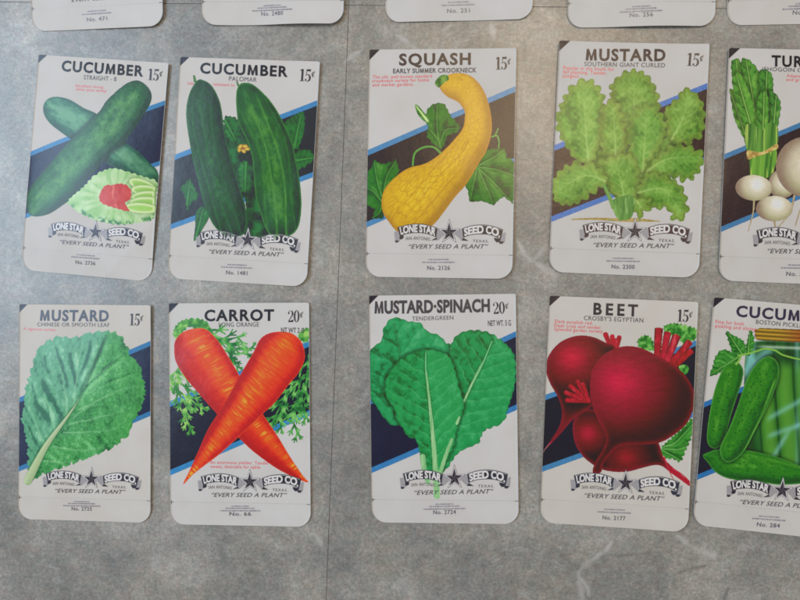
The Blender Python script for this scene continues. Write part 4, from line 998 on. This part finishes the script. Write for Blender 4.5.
p.layer('beet_picture', cr([(546, 370), (549, 356), (560, 343), (576, 336.4), (592, 337), (606, 343), (616, 350), (600, 380), (594, 404), (585, 412), (576, 418), (570, 424), (558, 438), (546, 450), (543.6, 454), (544, 452), (552, 440), (560, 426), (562, 412), (558, 398), (550, 384)]),
        lambda X, Y, D, nx, ny: mix(mix(beet(572, 358, 38, (186, 40, 60), (120, 20, 42), dk, rm, 6)(X, Y, D, nx, ny), (128, 24, 48), sst(404, 424, Y) * .7), (196, 130, 120), sst(440, 453, Y)))
for b_ in [(567.6, 401), (566.2, 393.6), (571, 387), (578, 382.4), (583.4, 385)]:
    p.strokes('stalk_picture', [([(589, 402), b_], 4, 5.6)], lambda X, Y, D, nx, ny, q=b_: np.clip(st(X + q[1], Y, D, nx, ny) * (1 - .45 * sst(1.2, 2.8, along([(589, 402), q], X, Y)[0]))[..., None], 0, 255))
p.layer('beet_picture', cr([(591, 378), (594, 368), (602, 357), (614, 350), (626, 346.6), (640, 348), (654, 354), (670, 363), (684, 374), (692.6, 388), (694.4, 400), (692.6, 410), (686, 424), (672, 436), (658, 443), (640, 445), (624, 445.6), (614, 451), (604, 464), (601, 473), (593, 473), (596, 462), (604, 448), (606, 436), (598, 420), (591, 400)]),
        beet(620, 382, 60, (188, 40, 66), (130, 22, 48), (58, 12, 26), (136, 28, 50), 9))
p.ticks()
p.emblem((574.4, 476), (679, 481), 'No. 2177', dark=(56, 58, 70))
p.finish()
p.words([('BEET', (594, 314.4), (638.6, 316.4), 11.2)], [("CROSBY'S EGYPTIAN", (584.4, 320.2), (644, 322.8), 4.4)], ('15c', (678, 321.8), (692.6, 322.6), 12),
        [('Dark purplish red.', (555, 323), (593.6, 325), 3.3), ('Flesh crisp and tender.', (554.4, 327.2), (602.4, 329.5), 3.3), ('Splendid garden variety.', (554.4, 331), (604.4, 333.4), 3.3)], ink=(50, 48, 56), sp=1.45)

# --- 10 pickling cucumbers (cut by the frame) --------------------------------
p = Packet((0.21095, -0.06574, -0.08828, 0.083, 0.12794), [(713.6, 297.3), (868.8, 310.7), (846.1, 541.9), (692, 525)],
           'packet with small green cucumbers round a pickle jar, cut off at right, number 284',
           dict(bulge=.001, L=.0008, BL=.0006), 'white')
p.band((703, 405), (860, 342), (695.8, 477.4), (852, 415), 5.2, (30, 32, 50), (54, 122, 188))
p.corner(10.5)
def jar_fn(X, Y, D, nx, ny):
    c = mix((26, 62, 36), (58, 120, 52), fbm(X * .10, Y * .03, 3) * 1.5 - .25)
    for cx, w in ((787, 11), (806, 10), (768, 9), (826, 11)):
        q = (X - cx - 3 * np.sin(Y * .03)) / w
        k = (np.abs(q) < 1) * sst(356, 372, Y)
        c = mix(c, mix((40, 96, 34), (92, 158, 56), 1 - q * q), k * .8); c = mix(c, (24, 56, 30), np.exp(-((np.abs(q) - 1) / .12) ** 2) * .6)
    glint = np.exp(-((X - 750 - (Y - 360) * -.05) / 4.5) ** 2) * (1 - sst(384, 405, Y)) + np.exp(-((X - 766 + (Y - 352) * .9) / 7) ** 2) * .8 * (1 - sst(366, 380, Y)) * sst(346, 352, Y)
    glint = glint + np.exp(-((X - 797) / 2.6) ** 2) * .7 * vnoise(Y * .05, Y * 0, 2) + np.exp(-((Y - 420 + (X - 765) * .55) / 3.2) ** 2) * sst(764, 772, X) * .65 + np.exp(-((Y - 437 + (X - 765) * .35) / 3.0) ** 2) * sst(764, 772, X) * .6
    glint = glint + np.exp(-((X - 783 + (Y - 440) * .6) / 3) ** 2) * sst(425, 440, Y) * .7
    c = mix(c, (134, 200, 206), np.clip(glint, 0, 1) * .75)
    c = mix(c, (196, 212, 190), np.exp(-((Y - 347 - (X - 770) * .04) / 1.6) ** 2) * sst(752, 768, X) * .7)
    c = mix(c, (120, 160, 130), np.exp(-(D / 1.3) ** 2) * .7)
    return np.clip(c, 0, 255)
p.layer('jar_picture', cr([(757, 341), (748, 349), (744.6, 360), (743.6, 390), (743, 430), (745, 456), (790, 466), (838, 466), (842, 400), (840, 362), (832, 348), (820, 344), (790, 341)]), jar_fn)
p.layer('lid_picture', [(755, 330), (760, 328), (800, 329.5), (834, 334), (836, 346), (800, 342.6), (757, 340), (754.6, 336)],
        lambda X, Y, D, nx, ny: mix(mix(mix((104, 78, 26), (184, 152, 58), .5 + .5 * np.sin((Y - (X - 755) * .06) * 1.55)), (140, 62, 40), sst(775, 812, X) * .75), (90, 60, 30), np.exp(-(D / .8) ** 2) * .6))
dj = lambda mid, sd: leaf(mid, (26, 84, 32), (54, 128, 48), (96, 166, 76), (110, 170, 84), 6, .8, sd, .7, (.8, .3))
p.layer('leaf_picture', jag(cr([(745, 352), (747, 342), (750, 330), (754, 338), (753, 350), (748, 356)]), 1.4, 5), dj([(748, 354), (750, 331)], 2))
p.layer('leaf_picture', jag(cr([(725.8, 330.4), (731, 334), (736, 336.7), (743.3, 341), (746, 350), (743, 355), (733, 353.6), (730, 346), (727, 338)]), 1.6, 5), dj([(742, 354), (727, 332)], 3))
p.layer('leaf_picture', jag(cr([(722, 349.4), (730, 351.4), (738, 355), (740, 358), (735, 363), (725, 368), (717.5, 374), (709.5, 375.4), (712.5, 366.7), (715, 357)]), 1.6, 5), dj([(738, 357), (711, 374)], 5))
pk = ((28, 80, 26), (48, 118, 34), (84, 152, 56))
p.layer('cucumber_picture', cr([(723, 368), (730, 363), (738, 362.5), (743, 370), (741.7, 381.7), (736.7, 397), (731, 415), (724, 440), (718, 447.5), (711.7, 447.8), (707, 441.7), (707.3, 428), (710, 410), (715, 388)]),
        cucumber([(736, 362), (728, 400), (712, 448)], 13, *pk, 3, ((-.80, .09, .9),), bumps=.6, rim=(84, 152, 66), hl=-.1))
p.layer('cucumber_picture', cr([(702.5, 455.6), (706, 453), (711, 451), (718, 449.4), (745, 450), (770, 455), (790, 461.7), (806, 470), (806, 482), (780, 484.6), (760, 482), (731, 479), (716, 472.5), (708, 463)]),
        cucumber([(703, 456), (750, 465), (806, 478)], 15, *pk, 6, ((-.6, .1, .5),), bumps=.45, rim=(76, 144, 60), hl=-.1), cast=.3)
p.layer('cucumber_picture', cr([(763, 358), (771.7, 357), (778, 364), (778.4, 377), (772, 396), (763.4, 414), (755, 430), (745, 449), (735.6, 459), (727, 462), (721, 457), (720, 446.7), (728, 430), (736.7, 408), (745, 383), (752, 369)]),
        cucumber([(772, 357), (754, 404), (725, 462)], 15, *pk, 9, ((-.74, .07, 1.0),), bumps=.6, rim=(88, 158, 70), hl=-.08), cast=.35)
p.strokes('vine_picture', [(cr([(738, 355.6), (748, 353.6), (757, 351), (765, 348.8), (775, 350.4), (783, 355), (800, 359.4), (820, 362)], False), 1.8, 1.6), (cr([(741, 355), (739, 360), (736, 364)], False), 1.6, 2.2)], lambda X, Y, D, nx, ny: full((126, 176, 74), X))
p.ticks()
p.emblem((730.3, 480.8), (836, 490.6), 'No. 284', knock=.75, dark=(50, 50, 58))
p.finish()
p.words([('CUCUMBER', (735.8, 316.2), (832.5, 323.6), 10.5)], [('BOSTON PICKLING', (755.8, 323.8), (810, 328.6), 4.2)], ('15c', (840, 328), (856, 329), 12),
        [('Fine for both', (715.3, 323.2), (743.8, 325.6), 3.4), ('pickling and slicing.', (714.8, 327.4), (757, 331), 3.4)], ink=(54, 52, 72))

# --- the row above, only the lower flaps in view ------------------------------
REF = [(369, 48.5), (516, 48.8), (512.7, 279), (365.3, 276.6)]
for pose, num, label, three, curl, paper in [
    ((-0.18084, 0.22575, 0.00849, 0.08139, 0.13003), 'No. 471', 'white packet flap at the top left edge above crossed cucumbers, number 471', False, dict(bulge=.001, BR=.001, R=.001, B=.0008), 'cool'),
    ((-0.07309, 0.22498, -0.02473, 0.08400, 0.13003), 'No. 2480', 'white packet with its wavy lower flap lifting at the top edge, number 2480', True, dict(bulge=.001, B=.0030, R=.0006), 'cool'),
    ((0.03369, 0.22445, -0.00629, 0.08385, 0.13003), 'No. 251', 'white packet flap at the top edge above the yellow squash packet, number 251', False, dict(bulge=.001, B=.0010), 'cool'),
    ((0.13619, 0.21802, -0.01904, 0.08102, 0.13003), 'No. 256', 'white packet flap at the top edge above the frilly mustard packet, number 256', True, dict(bulge=.001, B=.0026), 'cool'),
    ((0.22407, 0.21732, -0.01000, 0.083, 0.13003), 'No. 310', 'white packet flap cut off by the top right corner of the photo', True, dict(bulge=.001, L=.0004), 'white')]:
    p = Packet(pose, REF, label, curl, paper)
    p.band((367.6, 152), (516, 89), (365.5, 218), (514, 155), 5.6)
    p.corner(11)
    p.ticks()
    p.emblem((398, 226.4), (503, 229), num, three, num_bold=.004)
    p.finish()

# ================================================================== floor
S_ANG = math.radians(-2.25); S_ORG = np.array([-.0296, .1700]); TILE = .4572; GAP = .00038
def floor():
    V = []; F = []; Vein = []; k = 0
    ca, sa = math.cos(S_ANG), math.sin(S_ANG)
    veins = [[(596, 557), (588, 562), (580, 570), (578, 578), (581, 588), (583, 604)], [(613, 540), (606, 550), (596, 557)], [(580, 576), (586, 586), (589, 594)], [(518, 240), (526, 256), (540, 266), (556, 276)], [(534, 262), (545, 246)], [(362, 150 - 100), (352, 56), (345, 62)],
             [(676, 534), (690, 546), (714, 556)], [(452, 24), (444, 30)], [(317, 255), (321, 264)], [(313, 532), (321, 543)], [(490, 22), (494, 38)], [(395, 34), (420, 52)]]
    dark = [[(705, 566), (690, 569), (678, 573)], [(728, 588), (724, 600)], [(618, 556), (650, 553)]]
    f = 778.0
    def un(pts):                                  # survey of the marks in the floor, metres
        out = []
        for X, Y in pts:
            d = CAM_R @ np.array([(X - 400) / f, -(Y - 300) / f, -1]); t = -CAM_C[2] / d[2]; out.append((CAM_C + t * d)[:2])
        return np.array(out)
    veins = [cr(un(v), False, 5) for v in veins]; dark = [cr(un(v), False, 5) for v in dark]
    for i in range(-4, 4):
        for j in range(-4, 4):
            x0, x1 = i * TILE + GAP / 2, (i + 1) * TILE - GAP / 2; y0, y1 = j * TILE + GAP / 2, (j + 1) * TILE - GAP / 2
            near = i in (-1, 0) and j in (-1, 0); n = 500 if near else 2
            gx = np.linspace(x0, x1, n); gy = np.linspace(y0, y1, n); X, Y = np.meshgrid(gx, gy)
            Z = np.zeros(X.shape)
            N = n * n; I = np.arange(N).reshape(n, n)
            wx = S_ORG[0] + X * ca - Y * sa; wy = S_ORG[1] + X * sa + Y * ca
            top = np.stack([I[:-1, :-1], I[:-1, 1:], I[1:, 1:], I[1:, :-1]], -1).reshape(-1, 4) + k
            ring = np.r_[I[0, :-1], I[:-1, -1], I[-1, :0:-1], I[:0:-1, 0]]; nl = np.roll(ring, -1)
            m = len(ring); low = np.arange(m) + N
            side = np.stack([ring, low, np.roll(low, -1), nl], -1)[:, ::-1] + k
            V.append(np.c_[wx.ravel(), wy.ravel(), Z.ravel()]); V.append(np.c_[wx.ravel()[ring], wy.ravel()[ring], np.full(m, -.0015)])
            col = np.zeros((N + m, 3))
            if near:
                px, py = wx.ravel(), wy.ravel(); br = vnoise(px * 260, py * 260, 3)
                for q in veins:
                    k_ = np.where((px > q[:, 0].min() - .005) & (px < q[:, 0].max() + .005) & (py > q[:, 1].min() - .005) & (py < q[:, 1].max() + .005))[0]
                    if not len(k_): continue
                    d, u, sg, L = along(q, px[k_] + .0016 * (fbm(px[k_] * 300, py[k_] * 300, 5) - .5), py[k_] + .0016 * (fbm(px[k_] * 300 + 9, py[k_] * 300, 6) - .5)); w = .0012 * (.5 + vnoise(u * 300, u * 0, 7))
                    col[k_, 0] = np.maximum(col[k_, 0], np.exp(-(d / w) ** 2) * (.35 + .65 * br[k_]) * sst(0, .004, u + .002))
                for q in dark:
                    k_ = np.where((px > q[:, 0].min() - .005) & (px < q[:, 0].max() + .005) & (py > q[:, 1].min() - .005) & (py < q[:, 1].max() + .005))[0]
                    if not len(k_): continue
                    d, u, sg, L = along(q, px[k_], py[k_]); col[k_, 1] = np.maximum(col[k_, 1], np.exp(-(d / .0008) ** 2) * (.3 + .7 * br[k_]))
            Vein.append(col); F += [top, side]; k += N + m
    o = mesh_obj('floor', np.vstack(V), np.vstack(F), FLOOR, smooth=False)
    o['kind'] = 'structure'
    at = o.data.color_attributes.new('vein', 'FLOAT_COLOR', 'POINT'); cc = np.vstack(Vein)
    at.data.foreach_set('color', np.c_[cc, np.ones(len(cc))].astype(np.float32).ravel())
    g = mesh_obj('floor_base', [(-3, -3, -.0003), (3, -3, -.0003), (3, 3, -.0003), (-3, 3, -.0003)], [[0, 1, 2, 3]], GROUT); g['kind'] = 'structure'

# ================================================================== camera
AX, AY, DIST = 0.08217567, -0.00922724, 0.44770042
ca, sa, cb, sb = math.cos(AX), math.sin(AX), math.cos(AY), math.sin(AY)
CAM_R = np.array([[ca, 0, sa], [0, 1, 0], [-sa, 0, ca]]) @ np.array([[1, 0, 0], [0, cb, -sb], [0, sb, cb]])
CAM_C = CAM_R[:, 2] * DIST
floor()
from mathutils import Matrix
cd = bpy.data.cameras.new('camera'); cam = bpy.data.objects.new('camera', cd); C.objects.link(cam)
M = Matrix([list(r) + [c] for r, c in zip(CAM_R.tolist(), CAM_C.tolist())] + [[0, 0, 0, 1]])
cam.matrix_world = M
cd.sensor_fit = 'HORIZONTAL'; cd.sensor_width = 36; cd.lens = 778.0 / 800 * 36; cd.clip_start = .01; cd.clip_end = 100
bpy.context.scene.camera = cam

# ================================================================== light
w = bpy.data.worlds.new('World'); bpy.context.scene.world = w; w.use_nodes = True
bg = w.node_tree.nodes['Background']; bg.inputs['Color'].default_value = (1.0, .97, .93, 1); bg.inputs['Strength'].default_value = .35
def lamp(name, loc, target, sx, sy, power, col):
    l = bpy.data.lights.new(name, 'AREA'); l.shape = 'RECTANGLE'; l.size = sx; l.size_y = sy; l.energy = power; l.color = col
    o = bpy.data.objects.new(name, l); C.objects.link(o); o.location = loc
    d = Vector(target) - Vector(loc); o.rotation_euler = d.to_track_quat('-Z', 'Y').to_euler()
    return o
lamp('window_light', (-1.20, .32, 1.5), (-.2, .1, 0), 1.0, .80, 18.5, (.55, .76, 1.0))
lamp('ceiling_light', (.31, .64, 2.1), (.085, .115, 0), .60, .5, 10.5, (1.0, .72, .42))

sc = bpy.context.scene
sc.view_settings.view_transform = 'Standard'; sc.view_settings.look = 'None'; sc.view_settings.exposure = 0.06; sc.view_settings.gamma = 1
sc.cycles.max_bounces = 5
sc.cycles.pixel_filter_type = 'BLACKMAN_HARRIS'; sc.cycles.filter_width = 1.7
